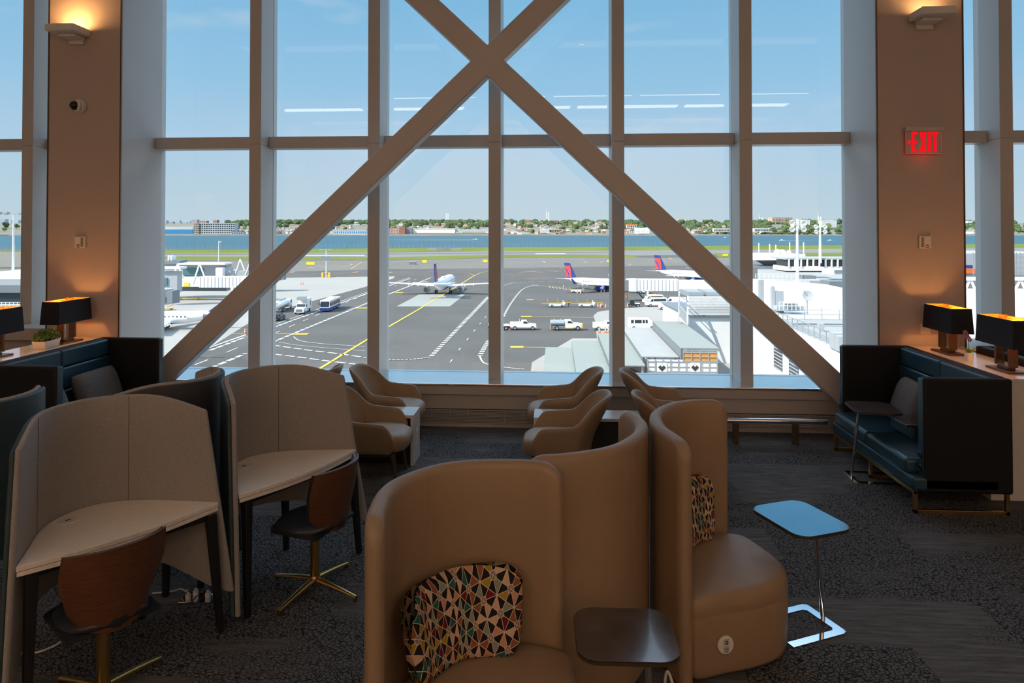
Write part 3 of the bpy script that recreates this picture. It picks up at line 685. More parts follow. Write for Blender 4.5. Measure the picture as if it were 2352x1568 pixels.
# ================================================================== BEIGE SHELL ARMCHAIRS AND WHITE TABLES (local +x = facing)
def make_armchair(label):
    t_ = thing('lounge_chair', label, 'armchair', group='beige armchairs by the window')
    NT, NV = 49, 9; rim = []
    def plan(t):                                   # t -1..1, right arm tip round the back to left arm tip
        a = abs(t); sg = 1 if t > 0 else -1
        if a < .34: f = a/.34; y = .255*f**.92; x = -.285+.10*f*f
        elif a < .48: f = (a-.34)/.14; y = .255+.055*math.sin(f*PI/2); x = -.185+.045*f
        else: f = (a-.48)/.52; y = .31-.012*f; x = -.14+.42*f
        return x, sg*y
    def rimz(t):
        a = abs(t)
        if a < .33: return .842-.035*(a/.33)**4
        if a < .54: f = (a-.33)/.21; return .807-.207*(f*.5+.5*sm(f))
        f = (a-.54)/.46; return .60-.03*f-(.14*max(0,(f-.72)/.28)**1.8)
    rings = []
    for i in range(NT):
        t = -1+2*i/(NT-1); x, y = plan(t); zr = rimz(t); col = []
        for j in range(NV):
            f = j/(NV-1); z = .285+(zr-.285)*f
            k = .74+.26*min(1,f*1.15)**.6; lean = 0
            hb = max(0, z-.46)
            xx = x*(.80+.20*min(1,f*1.2)**.6) - (.42*hb*max(0,1-max(0,abs(t)-.33)*4.5))
            nar = 1-.25*max(0,z-.60)
            col.append((xx, y*k*nar, z))
        rings.append(col)
    m_ = MB(); m_.loft(rings, 0, False, False, closed=False)
    m_.build('shell', M['beige'], t_, solid=.042, sub=1)
    # seat cushion
    rings = []
    for z, k in ((.30,.86),(.32,.95),(.36,1.0),(.405,1.0),(.435,.96),(.455,.86),(.466,.62),(.468,.05)):
        rg = []
        for q in range(40):
            a = 2*PI*q/40; c, s = math.cos(a), math.sin(a); e = 2/3.2
            rg.append((.082+.288*k*math.copysign(abs(c)**e,c), .262*k*math.copysign(abs(s)**e,s)*(1-.06*c), z-.012*c-.02*max(0,-c)))
        rings.append(rg)
    MB().loft(rings).build('seat_cushion', M['beige'], t_, angle=80)
    MB().loft([[( .02+x*.25*k, y*.21*k, z) for x, y in ((-1,-1),(1,-1),(1,1),(-1,1))] for z, k in ((.245,.9),(.30,1.05))]).build('seat_frame', M['bronze'], t_, smooth=False, bevel=.01)
    for sx, sy in ((1,1),(1,-1),(-1,1),(-1,-1)):
        MB().cyl((.02+sx*.22,sy*.19,.28),(.02+sx*.26,sy*.215,0),.024,.012,12).build('leg', M['bronze'], t_)
    return t_
ac = make_armchair('beige armchair near the window, in front of left white table by the grille')
ac.location = (-1.80,7.42,0); ac.rotation_euler = (0,0,-.04)
ac['label'] = 'beige armchair between left white table and window ledge, facing right'
dup(ac, (-1.735,6.42,0), .0, 'beige armchair beside the second study pod, nearer side of left white table')
dup(ac, (-2.81,7.45,0), PI, 'beige armchair mostly hidden behind the second study pod, only its back top showing')
dup(ac, (.07,7.44,0), PI+.03, 'beige armchair facing left between right white table and window ledge')
dup(ac, (.07,6.38,0), PI-.02, 'beige armchair facing left on the near side of right white table')
dup(ac, (1.135,7.42,0), -.02, 'beige armchair facing right between right white table and window ledge')
dup(ac, (1.15,6.38,0), .0, 'beige armchair half hidden behind the tall lounge pod with round outlet')
def white_table(label, x0, x1, openright):
    xm = (x0+x1)/2; t_ = thing('coffee_table', label, 'table', (xm,6.885,0)); h = (x1-x0)/2
    MB().box(-h,h,-.16,.16,.468,.50).build('tabletop', M['whitegloss'], t_, smooth=False, bevel=.003)
    for sx in (-1,1):
        MB().box(sx*h-(.032 if sx > 0 else 0), sx*h+(0 if sx > 0 else .032), -.16, .16, 0, .468).build('side_panel', M['whitegloss'], t_, smooth=False, bevel=.003)
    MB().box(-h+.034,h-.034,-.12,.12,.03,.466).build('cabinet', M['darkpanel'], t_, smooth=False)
    pl_ = MB().box(h-.001,h+.004,-.035,.035,.16,.33).build('outlet_plate', M['whiteplastic'], t_, smooth=False, bevel=.002)
    MB().box(h+.003,h+.006,-.012,.012,.19,.225).box(h+.003,h+.006,-.012,.012,.265,.30).build('socket', M['trimlow'], pl_, smooth=False)
white_table('white waterfall table between the left beige armchairs', -3.2, -1.402, True)
white_table('white waterfall table between the right beige armchairs', -.212, 1.45, False)

# ================================================================== HIGH BACKED NAVY SOFAS (local: front at x=0, back at x=.82, facing -x)
def make_sofa(label, loc, rz, group=None):
    t_ = thing('high_back_sofa', label, 'sofa', loc, rz, group); D = 1.66
    for y0, y1 in ((0,.085),(D-.085,D)):
        sp_ = MB().box(.09,.80,y0,y1,.17,1.115).build('side_panel', M['navycloth'], t_, smooth=True, bevel=.022, seg=3)
        MB().box(.083,.094,y0+.006,y1-.006,.18,1.105).build('edge_band', M['navy'], sp_, smooth=True, bevel=.006)
        ym = (y0+y1)/2
        for z in (.47,.365):
            MB().lathe([(.030,0),(.030,.006),(.024,.011),(.021,.006),(.001,.004)],20).xform(Matrix.Translation((.083,ym,z))@Matrix.Rotation(-PI/2,4,'Y')).build('power_socket', M['black'], sp_)
    MB().box(.70,.80,.085,D-.085,.17,1.115).build('back_frame', M['navycloth'], t_, bevel=.022, seg=3)
    bkp = MB()
    for z0, z1, x0 in ((.93,1.105,.665),(.70,.925,.652),(.44,.695,.64)):
        for y0, y1 in ((.09,.83-.002),(.83+.002,D-.09)): bkp.box(x0,.71,y0,y1,z0,z1)
    bkp.build('back_cushion', M['navy'], t_, bevel=.02, seg=3)
    MB().box(.0,.70,.0,D,.185,.30).build('seat_base', M['navy'], t_, bevel=.025, seg=3)
    for y0, y1 in ((.09,.828),(.832,D-.09)): MB().box(-.012,.66,y0,y1,.295,.425).build('seat_cushion', M['navy'], t_, bevel=.035, seg=4)
    at_ = MB().box(.30,.64,.60,1.02,.42,.545).build('armrest', M['navy'], t_, bevel=.02, seg=3)
    MB().prism([(.24,.58),(.64,.58),(.64,1.04),(.24,1.04)],.548,.57).build('armrest_top', M['marbletop'], t_, smooth=False, bevel=.004)
    for y in (.03,.83,D-.03):
        f_ = MB()
        for x in (.03,.76): f_.box(x-.015,x+.015,y-.015,y+.015,0,.185)
        f_.box(.015,.775,y-.015,y+.015,0,.028); f_.build('leg_frame', M['brass'], t_, smooth=False, bevel=.002)
    MB().box(.012,.04,.015,D-.015,.155,.185).build('front_rail', M['brass'], t_, smooth=False, bevel=.002)
    return t_
make_sofa('navy high backed sofa on the right with laptop table before it', (2.945,5.86,0), 0)
s2 = make_sofa('navy high backed sofa on the left beyond the study pods', (-4.365,7.52,0), PI)
make_sofa('navy high backed sofa turned away behind the right lamp counter', (5.24,7.55,0), PI)
def scatter_pillow(label, loc, rot, hx=.235, hz=.20, th=.075):
    V = MB(); rings = []
    for i in range(17):
        u = -1+2*i/16; rg = []
        for k in range(28):
            a = 2*PI*k/28; v = math.cos(a); w = math.sin(a)
            e = max(0, 1-abs(u)**6)**.5
            rg.append((hx*u*(1-.05*abs(v)**2), th*w*(.12+.88*e*max(0,1-abs(v)**5)**.3), hz*math.copysign(abs(v)**.55,v)*(1-.04*abs(u)**4)))
        rings.append(rg)
    o = V.loft(rings).build('sofa_pillow', M['greypillow'], None, angle=80); o.location = loc; o.rotation_euler = rot
    return tag(o, label, 'pillow')
scatter_pillow('grey tweed pillow leaning on the right navy sofa', (3.46,6.95,.655), (.32,0,PI/2-.1), .28, .21)
scatter_pillow('long grey tweed pillow in the left sofa corner by the window', (-4.87,7.02,.64), (.32,0,PI/2+PI), .33, .21)
scatter_pillow('grey tweed pillow half hidden by the left sofa near side panel', (-4.78,6.18,.63), (.32,0,PI/2+PI+.1), .27, .20)

# ================================================================== LAMP COUNTERS, LAMPS, PLANTS
def counter(label, x0, x1, y0, y1):
    t_ = thing('lamp_counter', label, 'counter', ((x0+x1)/2,(y0+y1)/2,0)); hx, hy = (x1-x0)/2, (y1-y0)/2
    MB().box(-hx+.004,hx-.004,-hy+.004,hy-.004,0,1.02).build('body', M['whitegloss'], t_, smooth=False, bevel=.002)
    MB().box(-hx,hx,-hy,hy,1.02,1.05).build('countertop', M['whitegloss'], t_, smooth=False, bevel=.003)
counter('white lamp counter behind the right navy sofa', 3.76, 4.40, 6.19, 7.88)
counter('white lamp counter behind the left navy sofa', -5.86, -5.185, 5.75, 7.88)
def make_lamp(label, x, y):
    t_ = thing('table_lamp', label, 'table lamp', (x,y,1.05), 0, 'black shaded table lamps')
    MB().box(-.085,.085,-.165,.165,0,.018).build('base_plate', M['bronze'], t_, smooth=False, bevel=.003)
    MB().box(-.035,.035,-.075,.075,.018,.045).build('plinth', M['bronze'], t_, smooth=False, bevel=.003)
    cf = MB()
    for y0, y1 in ((-.105,-.085),(.085,.105)): cf.box(-.04,.04,y0,y1,.045,.225)
    cf.box(-.04,.04,-.105,.105,.218,.228).build('stand_frame', M['bronze'], t_, smooth=False, bevel=.002)
    MB().box(-.032,.032,-.083,-.004,.047,.216).box(-.032,.032,.004,.083,.047,.216).build('crystal_block', M['crystal'], t_, smooth=False, bevel=.003)
    MB().cyl((0,0,.228),(0,0,.50),.006,.006,10).cyl((0,0,.49),(0,0,.515),.013,.013,12).build('harp', M['brass'], t_)
    def frust(z0, z1, a0, b0, a1, b1): return [[(-a0,-b0,z0),(a0,-b0,z0),(a0,b0,z0),(-a0,b0,z0)],[(-a1,-b1,z1),(a1,-b1,z1),(a1,b1,z1),(-a1,b1,z1)]]
    sh = MB().loft(frust(.235,.488,.112,.27,.10,.255), 0, False, False).build('lamp_shade', M['lampshade'], t_, smooth=False)
    MB().loft(frust(.2355,.4875,.1085,.2665,.0965,.2515), 0, False, False).build('shade_lining', M['lampgold'], sh, smooth=False)
    MB().bar((-.095,0,.48),(.095,0,.48),.004,.004).bar((0,-.25,.48),(0,.25,.48),.004,.004).build('spider', M['brass'], sh, smooth=False)
    MB().sphere((0,0,.34),.028,14,10).build('bulb', mat('bulb_glow',(1,.8,.5),.4,emit=(1,.55,.18,14)), t_)
    pl_ = point('lamp_bulb', (x,y,1.39+.05), 6.0, (1,.50,.15), .03)
    return t_
lm = make_lamp('black shaded lamp by the right column, under the exit sign', 4.10, 7.44)
for lb, x, y in (('black shaded lamp at the right frame edge, beside the orchid',4.125,6.55),('black shaded lamp standing against the left column',-5.585,7.50),('black shaded lamp cut by the left frame edge',-5.66,6.56)):
    dup(lm, (x,y,1.05), 0, lb); point('lamp_bulb', (x,y,1.44), 6.0, (1,.50,.15), .03)
bx = thing('boxwood_planter', 'low white planter of clipped boxwood on the left lamp counter', 'plant', (-5.56,7.16,1.05), .15)
MB().loft([[(x*k*.085,y*k*.15,z) for x,y in rrect(1,1,.35,5)] for z,k in ((0,.84),(.006,.88),(.085,1.0))]).build('planter', M['whiteplastic'], bx, bevel=.003)
MB().box(-.07,.07,-.13,.13,.07,.0855).build('soil', M['soil'], bx, smooth=False)
lf = MB(); rnd = random.Random(3)
for k in range(1500):
    a = rnd.uniform(0,2*PI); h = rnd.random()**.6; rr = math.sqrt(rnd.random())
    x = .10*rr*math.cos(a); y = .185*rr*math.sin(a); z = .085+.11*math.sqrt(max(0,1-rr*rr*.9))*(.35+.65*h)+rnd.uniform(-.01,.012)
    d = Vector((rnd.gauss(0,1),rnd.gauss(0,1),rnd.gauss(.5,.8))).normalized(); u = d.orthogonal().normalized(); w2 = d.cross(u); s = rnd.uniform(.009,.016); c = Vector((x,y,z))
    lf.add([c-u*s, c+w2*s*.55, c+u*s, c-w2*s*.55], [(0,1,2,3)])
lf.build('foliage', M['leaf'], bx, smooth=False)
orc = thing('potted_orchid', 'small pink orchid in white pot between the right lamps', 'plant', (4.06,7.0,1.05))
MB().lathe([(.001,0),(.034,0),(.042,.085),(.038,.085),(.036,.075),(.001,.072)],20).build('pot', M['whiteplastic'], orc)
for k, (a, L_) in enumerate(((.3,.13),(2.2,.12),(3.9,.14),(5.2,.11))):
    rings = []
    for q in range(9):
        f = q/8; r = .01+L_*.55*f; z = .08+L_*(.9*f-.55*f*f); ww = .026*math.sin(PI*min(1,f*.92+.08))
        c = Vector((r*math.cos(a), r*math.sin(a), z)); sd = Vector((-math.sin(a), math.cos(a), 0))
        rings.append([c-sd*ww, c+Vector((0,0,-.004)), c+sd*ww, c+Vector((0,0,.003))])
    MB().loft(rings).build('leaf', M['leaf'], orc, angle=70)
stem = catmull([(0,0,.08),(-.01,-.01,.18),(-.025,-.02,.25),(-.05,-.03,.285)],6)
MB().tube(stem,.003,6).build('stem', M['leaf'], orc)
for k, (x,y,z) in enumerate(((-.055,-.03,.285),(-.035,-.022,.262),(-.02,-.018,.235),(-.04,-.035,.24),(0,-.01,.21))):
    fm = MB()
    for j in range(5):
        a = 2*PI*j/5; c = Vector((x+.014*math.cos(a), y-.004, z+.014*math.sin(a))); fm.sphere(c,(.010,.003,.010),8,5)
    fm.sphere((x,y-.007,z),.004,8,5).build('flower', M['petal'], orc)
# far left: red chair back by the window sill
rc = thing('side_chair', 'dark red chair back behind the left lamp counter', 'chair', (-6.3,7.0,0), -.5)
MB().loft([[(x,y,z) for x,y in ((-.22*k,-.02+.05*abs(0)),(.22*k,-.02),(.2*k,.03),(-.2*k,.03))] for z,k in ((.5,.8),(.7,1),(.95,.95),(1.02,.8))]).build('backrest', M['redseat'], rc, bevel=.02, seg=3)
MB().box(-.23,.23,-.45,.0,.43,.5).build('seat', M['redseat'], rc, bevel=.02, seg=3)
for sx in (-1,1):
    for y in (-.42,-.02): MB().cyl((sx*.2,y,0),(sx*.19,y,.43),.013,.015,10).build('leg', M['black'], rc)
# low chrome rail before the window on the right
rl = thing('low_rail', 'low chrome rail on dark posts before the right window', 'rail', (2.5,7.67,0))
MB().cyl((-1.1,0,.245),(.45,0,.245),.03,.03,20).build('bar', M['chrome'], rl)
for x in (-.52,.12):
    MB().box(x-.035,x+.03,-.02,.02,0,.22).build('post', M['bronze'], rl, smooth=False, bevel=.004)
# ================================================================== THE AIRFIELD
M['tarmac'] = mat('asphalt', (.112,.108,.103), .95, 0, .22, .06, 0, 1, .1)
M['tarmac2'] = mat('dark_asphalt', (.09,.088,.085), .95, 0, .15, .05, 0, 1, .1)
M['taxi'] = mat('taxiway_asphalt', (.172,.163,.148), .95, 0, .12, .03, 0, 1, .1)
M['apron'] = mat('concrete_apron', (.335,.32,.295), .95, 0, .10, .05, 0, 1, .1)
M['padc'] = mat('pale_pad', (.30,.305,.285), .95, 0, .04, .2, 0, 1, .1)
M['runway'] = mat('runway_surface', (.20,.195,.19), .95, 0, .15, .01, 0, 1, .1)
M['grassm'] = mat('airfield_grass', (.145,.175,.04), 1, 0, .30, .02, 0, 1, .05)
M['water'] = mat('bay_water', (.026,.088,.118), .6, 0, .22, .012, 0, 1, .25, stretch=(.25,1.4,1))
M['linew'] = mat('white_line_paint', (.62,.63,.62), .8)
M['liney'] = mat('yellow_line_paint', (.72,.43,.05), .8)
M['lineo'] = mat('orange_line_paint', (.60,.33,.12), .8)
M['shore'] = mat('shore_rock', (.16,.14,.11), 1, 0, .4, .05)
M['land'] = mat('town_ground', (.17,.165,.125), 1, 0, .3, .02)
M['white'] = mat('white_paint', (.80,.80,.79), .45, 0, .03, .6)
M['acwhite'] = mat('aircraft_white', (.82,.83,.84), .35, 0, .02, .4)
M['greyp'] = mat('grey_cladding', (.36,.38,.40), .6, 0, .05, .4)
M['dgrey'] = mat('dark_grey_cladding', (.17,.19,.21), .6, 0, .08, .4)
M['rooflt'] = mat('pale_green_roof', (.245,.262,.238), .6, 0, .04, .4)
M['roofgr'] = mat('grey_membrane_roof', (.32,.32,.31), .8, 0, .10, .2)
M['bluep'] = mat('navy_blue_paint', (.012,.045,.22), .35)
M['redp'] = mat('red_fin_paint', (.58,.05,.06), .4)
M['tyre'] = mat('tyre_rubber', (.018,.018,.02), .85)
M['wglass'] = mat('dark_window_glass', (.025,.035,.045), .12, 0, .1, 2)
M['gglass'] = mat('green_window_glass', (.08,.19,.18), .15, 0, .1, .4)
M['orange'] = mat('cone_orange', (.75,.16,.03), .6)
M['vest'] = mat('hi_vis_vest', (.85,.22,.05), .7)
M['darkcl'] = mat('dark_clothing', (.02,.022,.035), .8)
M['skin'] = mat('skin', (.35,.2,.14), .6)
M['yellow'] = mat('equipment_yellow', (.75,.48,.03), .5)
M['signy'] = mat('gate_sign_yellow', (.85,.62,.02), .5)
M['steel'] = mat('galvanised_steel', (.45,.47,.48), .45, .6, .05, 2)
M['ply'] = mat('orange_plywood', (.55,.24,.05), .7, 0, .25, 1.5)
M['darkpaint'] = mat('dark_car_paint', (.012,.018,.028), .3)
M['tarp'] = mat('dark_tarp', (.06,.06,.07), .8, 0, .3, 1)
def flat(polyw, z, m_, name, kind='structure', thick=.05):
    mb = MB(); mb.prism([(p[0],p[1]) for p in polyw], z-thick, z); o = mb.build(name, m_, smooth=False); o['kind'] = kind; return o
def gp(*pts): return [G(x, y) for x, y in pts]
# ground and bay
flat([(-900,14),(900,14),(900,760),(-900,700)], ZG, M['tarmac'], 'ground_airfield')
flat([(-9000,560),(9000,560),(9000,9000),(-9000,9000)], ZW, M['water'], 'water_bay')
# dyke bank down to the water
a_, b_ = G(-900,576.5), G(3300,553.5)
Ls = [(-900,577.4),(300,575.4),(600,572.6),(900,570.0),(1157,568.0),(1400,567.0),(1680,563.8),(1900,563.4),(2240,561),(3200,554)]
Lb = [(-900,584.5),(300,581.6),(600,580.8),(900,579.6),(1157,576.9),(1400,575.3),(1680,574),(1900,571.5),(2240,570),(3200,562)]
flat(gp(*Ls)+gp(*reversed(Lb)), ZG+.06, M['grassm'], 'ground_grass_far')
L2 = [(-900,592),(372,589),(640,589.4),(900,590.4),(1157,585.3),(1400,585.2),(1450,587.4),(1468,589.8)]
L3 = [(-900,601),(372,598),(640,597.5),(900,597.4),(1157,591.3),(1400,591.6),(1450,592.6),(1464,591.5)]
flat(gp(*L2)+gp(*reversed(L3)), ZG+.06, M['grassm'], 'ground_grass_near')
flat(gp((1640,581),(1760,582.5),(1960,580.5),(2300,578),(2300,590),(1960,592.5),(1760,594),(1650,590)), ZG+.06, M['grassm'], 'ground_grass_island')
flat(gp(*Lb)+gp((3200,576),(1960,580),(1760,581.5),(1468,586.6),(1400,585),(1157,585.2),(900,590.2),(640,589.2),(372,588.8),(-900,591.8)), ZG+.03, M['runway'], 'ground_runway')
flat(gp((372,583.2),(860,583.2),(1120,580.6),(1400,578.6),(1400,579.5),(1120,581.5),(860,584.4),(372,584.5)), ZG+.05, M['tarmac2'], 'ground_runway_edge')
flat(gp((700,585.2),(838,585.4),(836,587),(700,587)), ZG+.06, M['linew'], 'ground_runway_paint')
flat(gp((1232,581.9),(1300,581.5),(1298,583),(1228,583.4)), ZG+.06, M['linew'], 'ground_runway_paint')
flat(gp((-900,602),(372,599),(640,598),(900,598),(1157,592),(1400,592),(1640,592),(1960,594),(2600,590),(2600,606),(1960,607),(1640,609),(1400,612),(1157,616),(900,618),(640,624),(300,626),(-900,640)), ZG+.02, M['taxi'], 'ground_taxiway')
flat(gp((-900,640),(0,634),(240,634),(640,638),(836,635.5),(908,634.5),(902,640),(838,659),(745,684),(627,716),(565,746),(470,806),(372,846),(200,870),(-300,900),(-900,760)), ZG+.03, M['apron'], 'ground_apron_left')
flat(gp((1218,860),(1222,832),(1315,777),(1371,777),(1368,741),(1363,725),(1373,716),(1400,712),(1440,707),(1570,701),(1990,690),(1990,860)), ZG+.03, M['apron'], 'ground_apron_right')
flat(gp((963,676),(1068.5,676),(1033.5,703.6),(911,703.6)), ZG+.04, M['padc'], 'ground_pad')
flat(gp((380,840),(520,812),(560,824),(620,842),(620,858),(380,858)), ZG+.045, M['tarmac2'], 'ground_patch')
# painted lines ---------------------------------------------------------------
mk = {'linew':MB(),'liney':MB(),'lineo':MB()}
def line(pts, w, m_='linew', dash=None, curve=0, z=.075):
    P_ = [G(*p).xy for p in pts]
    if curve: P_ = [Vector((q.x,q.y)) for q in catmull([Vector((p.x,p.y)) for p in P_], curve)]
    seg = []; acc = 0
    for a, b_ in zip(P_, P_[1:]):
        d = b_-a; L = d.length
        if L < 1e-6: continue
        d /= L
        if not dash: seg.append((a,b_)); continue
        on, off = dash; s = 0
        while s < L:
            ph = (acc+s) % (on+off)
            if ph < on:
                e = min(L, s+on-ph); seg.append((a+d*s, a+d*e)); s = e+1e-6
            else: s += on+off-ph+1e-6
        acc += L
    for a, b_ in seg:
        d = (b_-a); L = d.length
        if L < .02: continue
        n = Vector((-d.y,d.x))/L*w/2; e = d/L*(w*.2 if not dash else 0)
        mk[m_].add([(q.x,q.y,ZG+z) for q in (a+n-e,a-n-e,b_-n+e,b_+n+e)], [(0,1,2,3)])
zz = lambda x, y: (600+x/3.6464, 450+y/3.6464)
zr = lambda x, y: (1140+x/3.6464, 450+y/3.6464)
Lz = lambda *p: [zz(*q) for q in p]
Rz = lambda *p: [zr(*q) for q in p]
line(Lz((430,1485),(875,1212),(1053,1105),(1300,962),(1450,872),(1530,825),(1640,757),(1785,668)), .55, 'liney')
line(Lz((1785,668),(1740,648),(1640,640),(1400,634)), .35, 'lineo', curve=4); line(Lz((1785,668),(1830,648),(1895,634),(2060,628)), .45, 'liney', curve=4)
line(Lz((98,1082),(875,810),(1240,683)), .25); line(Lz((98,1104),(875,822),(1250,690)), .75, 'linew', (2.1,.9))
line(Lz((98,1226),(875,904),(1053,829),(1420,686)), .75, 'linew', (2.1,.9))
line(Lz((98,1158),(830,842),(1053,770),(1330,690)), .22, 'linew', (4,6))
line(Lz((98,1252),(240,1272),(400,1295),(620,1320),(875,1356)), .55, 'linew', (2.1,.8)); line(Lz((98,1327),(300,1350),(560,1385),(830,1416)), .55, 'linew', (2.1,.8))
line(Lz((270,1180),(330,1215),(520,1240),(870,1262)), .2, 'linew', None, 4); line(Lz((150,1225),(330,1255),(870,1300)), .15, 'linew', None, 4)
for sgn in (0,1): line(Lz((1895+12*sgn,846),(1660+12*sgn,1092),(1410+12*sgn,1352)), .55, 'linew', (1.1,1.1)) if sgn == 0 else line(Lz((1905,852),(1672,1094),(1424,1352)), .55, 'linew', (1.1,1.1), z=.077)
line(Lz((1410,1352),(1330,1364),(1200,1373),(1053,1375),(900,1374)), .35, curve=4)
line(Lz((1905,1215),(1868,1275),(1830,1342)), .9, 'linew', (1.1,1.1)); line(Lz((1830,1342),(1850,1385),(1895,1412),(2060,1440),(2200,1452)), .3, curve=4)
line(Lz((1880,1012),(1640,1312),(1560,1430)), .2, 'linew', (2.2,9))
line(Lz((98,1157),(285,1157)), .35, 'liney')
fat = lambda a, b_, c=1.1, m_='liney': line([a, b_], c, m_)
fat(zz(292,1158), zz(378,1158), 1.9); fat(zz(805,940), zz(880,940), 1.9); fat(zz(1130,809), zz(1180,809), 1.7); fat(zz(1350,718), zz(1390,718), 1.6)
for (x0,y0,x1) in ((245,638,275),(768,638,808),(520,640,560),(1065,640,1095),(385,602,450)): fat(zz(x0,y0+3), zz(x1,y0-3), 1.4, 'lineo')
line(Lz((600,575),(690,565),(760,575),(600,600),(420,575)), .6, 'lineo', None, 4); line(Lz((750,612),(840,556)), .5, 'lineo')
for (x0,x1,y) in ((1360,1380,598),(1735,1755,596),(1865,1885,558)): fat(zz(x0,y), zz(x1,y), 1.4, 'lineo')
line(Rz((62,1012),(90,955),(130,890),(200,800),(255,765),(330,744)), .55, 'linew', (1,1), 4); line(Rz((62,750),(105,738),(150,728),(300,719),(560,716)), .3, 'linew', (3,1.2), 4)
line(Rz((350,748),(560,766),(740,792)), .3, 'liney'); fat(zr(310,747), zr(352,749), 1.7)
fat(zr(262,871), zr(304,871), 1.7); line(Rz((304,872),(430,874)), .2, 'lineo')
fat(zr(220,1011), zr(284,1011), 1.9); line(Rz((284,1012),(820,1019)), .28, 'liney')
fat(zr(136,1266), zr(210,1266), 2.0); line(Rz((210,1268),(420,1271)), .3, 'liney')
for k in range(9): line([zr(440+28*k,758+3.2*k), zr(455+28*k,770+3.2*k)], .25)
for (x0,y0,x1,y1) in ((285,694,335,694),(390,548,410,558),(730,548,760,556),(868,556,900,548),(440,628,515,634),(535,604,555,606),(570,622,600,630),(190,640,330,630),(290,634,390,639),(820,586,850,586),(480,590,498,588),(1300,606,1360,614),(1110,575,1125,570),(1440,520,1470,528),(1590,600,1620,606)): line([zr(x0,y0), zr(x1,y1)], .9, 'lineo')
line(Rz((400,522),(560,518),(560,524),(420,528)), .35, 'lineo'); line(Rz((1490,556),(1540,548),(1600,556),(1540,562),(1490,556)), .35, 'lineo')
line([(372,837),(565,770)], .3)
zl = lambda x, y: (360+x/5.2267, 560+y/5.2267)
line([zl(700,1222), zl(1070,1090)], .28); line([zl(640,1282), zl(1070,1120)], .75, 'linew', (2.1,.9)); line([zl(460,1455), zl(610,1395)], .28); line([zl(840,1305), zl(970,1250)], .26)
line([zl(640,1496), zl(1070,1318)], .75, 'linew', (2.1,.9)); line([zl(880,1080), zl(1070,1082)], .3, 'liney'); line([zl(60,1300), zl(250,1300)], .25)
for k, m_ in mk.items(): o = m_.build('ground_markings_'+{'linew':'white','liney':'yellow','lineo':'orange'}[k], M[k], smooth=False); o['kind'] = 'structure'
# perimeter fence: posts along the dyke
fn = thing('perimeter_fence', 'long pale perimeter fence along the water behind the far grass', 'fence', G(1150,569))
f0 = G(1150,569); pm = MB(); rail = MB(); prev = None
for k in range(150):
    px = -60+k*10.5
    py = 577+ (px+900)/4100*-1*0 if False else None
    # interpolate the grass far edge
    for (xa,ya),(xb,yb) in zip(Ls, Ls[1:]):
        if xa <= px <= xb: py = ya+(yb-ya)*(px-xa)/(xb-xa)
    q = G(px,py+.1)-f0; pm.box(q.x-.09,q.x+.09,q.y-.09,q.y+.09,0,4.6 if k % 9 else 6.2)
    if prev is not None:
        for z in (.5,2.4,4.2): rail.bar(prev+Vector((0,0,z)), q+Vector((0,0,z)), .06, .06)
    prev = q
pm.build('fence_post', M['steel'], fn, smooth=False); rail.build('fence_rail', M['steel'], fn, smooth=False)

# ------------------------------------------------------------------ vehicles
def wheel(parent, x, y, r, wd=.26, name='wheel'):
    mb = MB(); mb.lathe([(.001,-wd/2),(r*.6,-wd/2),(r,-wd*.4),(r,wd*.4),(r*.6,wd/2),(.001,wd/2)], 18).xform(Matrix.Translation((x,y,r))@Matrix.Rotation(PI/2,4,'X'))
    o = mb.build(name, M['tyre'], parent)
    MB().cyl((x,y-wd*.54,r),(x,y+wd*.54,r),r*.55,None,14).build('wheel_rim', M['steel'], o)
    return o
def vehicle(name, label, cat, pos, hd, prof, W, body, windows=(), glass_quads=(), wheels=(), extras=(), group=None):
    """prof: closed side outline (x forward, z up); windows: side-glass outlines; glass_quads: (x0,z0,x1,z1,inset) sloping front/rear glass"""
    t_ = thing(name, label, cat, (pos[0],pos[1],ZG+.06), hd, group)
    MB().prism_y(prof, -W/2, W/2).build('body', M[body], t_, smooth=False, bevel=.06, seg=2)
    for pl_ in windows:
        MB().prism_y(pl_, -W/2-.015, -W/2+.02).build('side_window', M['wglass'], t_, smooth=False)
        MB().prism_y(pl_, W/2-.02, W/2+.015).build('side_window', M['wglass'], t_, smooth=False)
    for x0,z0,x1,z1 in glass_quads:
        d = Vector((x1-x0,0,z1-z0)); n = Vector((-d.z,0,d.x)).normalized()*.02; i_ = W/2-.13
        a, b_ = Vector((x0,0,z0)), Vector((x1,0,z1)); Y = Vector((0,i_,0))
        MB().loft([[a-Y-n,a+Y-n,a+Y+n,a-Y+n],[b_-Y-n,b_+Y-n,b_+Y+n,b_-Y+n]]).build('windscreen', M['wglass'], t_, smooth=False)
    for x, r in wheels:
        for sy in (-1,1): wheel(t_, x, sy*(W/2-.10), r)
    for nm, m_, fn_ in extras:
        mb = MB(); fn_(mb); mb.build(nm, M[m_], t_, smooth=False, bevel=.02, seg=1)
    return t_
def hdg(p, q): d = G(*q)-G(*p); return math.atan2(d.y, d.x)
RIGHT = hdg((1170,760),(1240,760))
PICK = [(-2.9,.55),(-2.9,1.15),(-.55,1.18),(-.45,1.85),(.75,1.88),(1.35,1.25),(2.75,1.12),(2.85,.5)]
UTIL = [(-2.9,.55),(-2.9,1.62),(-.45,1.62),(-.42,2.0),(.7,2.0),(1.35,1.32),(2.75,1.18),(2.85,.5)]
pw = [[(-.30,1.30),(-.26,1.75),(.68,1.76),(1.12,1.30)]]
uw = [[(.0,1.42),(.0,1.88),(.62,1.88),(1.12,1.42)]]
def mid(px, y): return G(px, y)
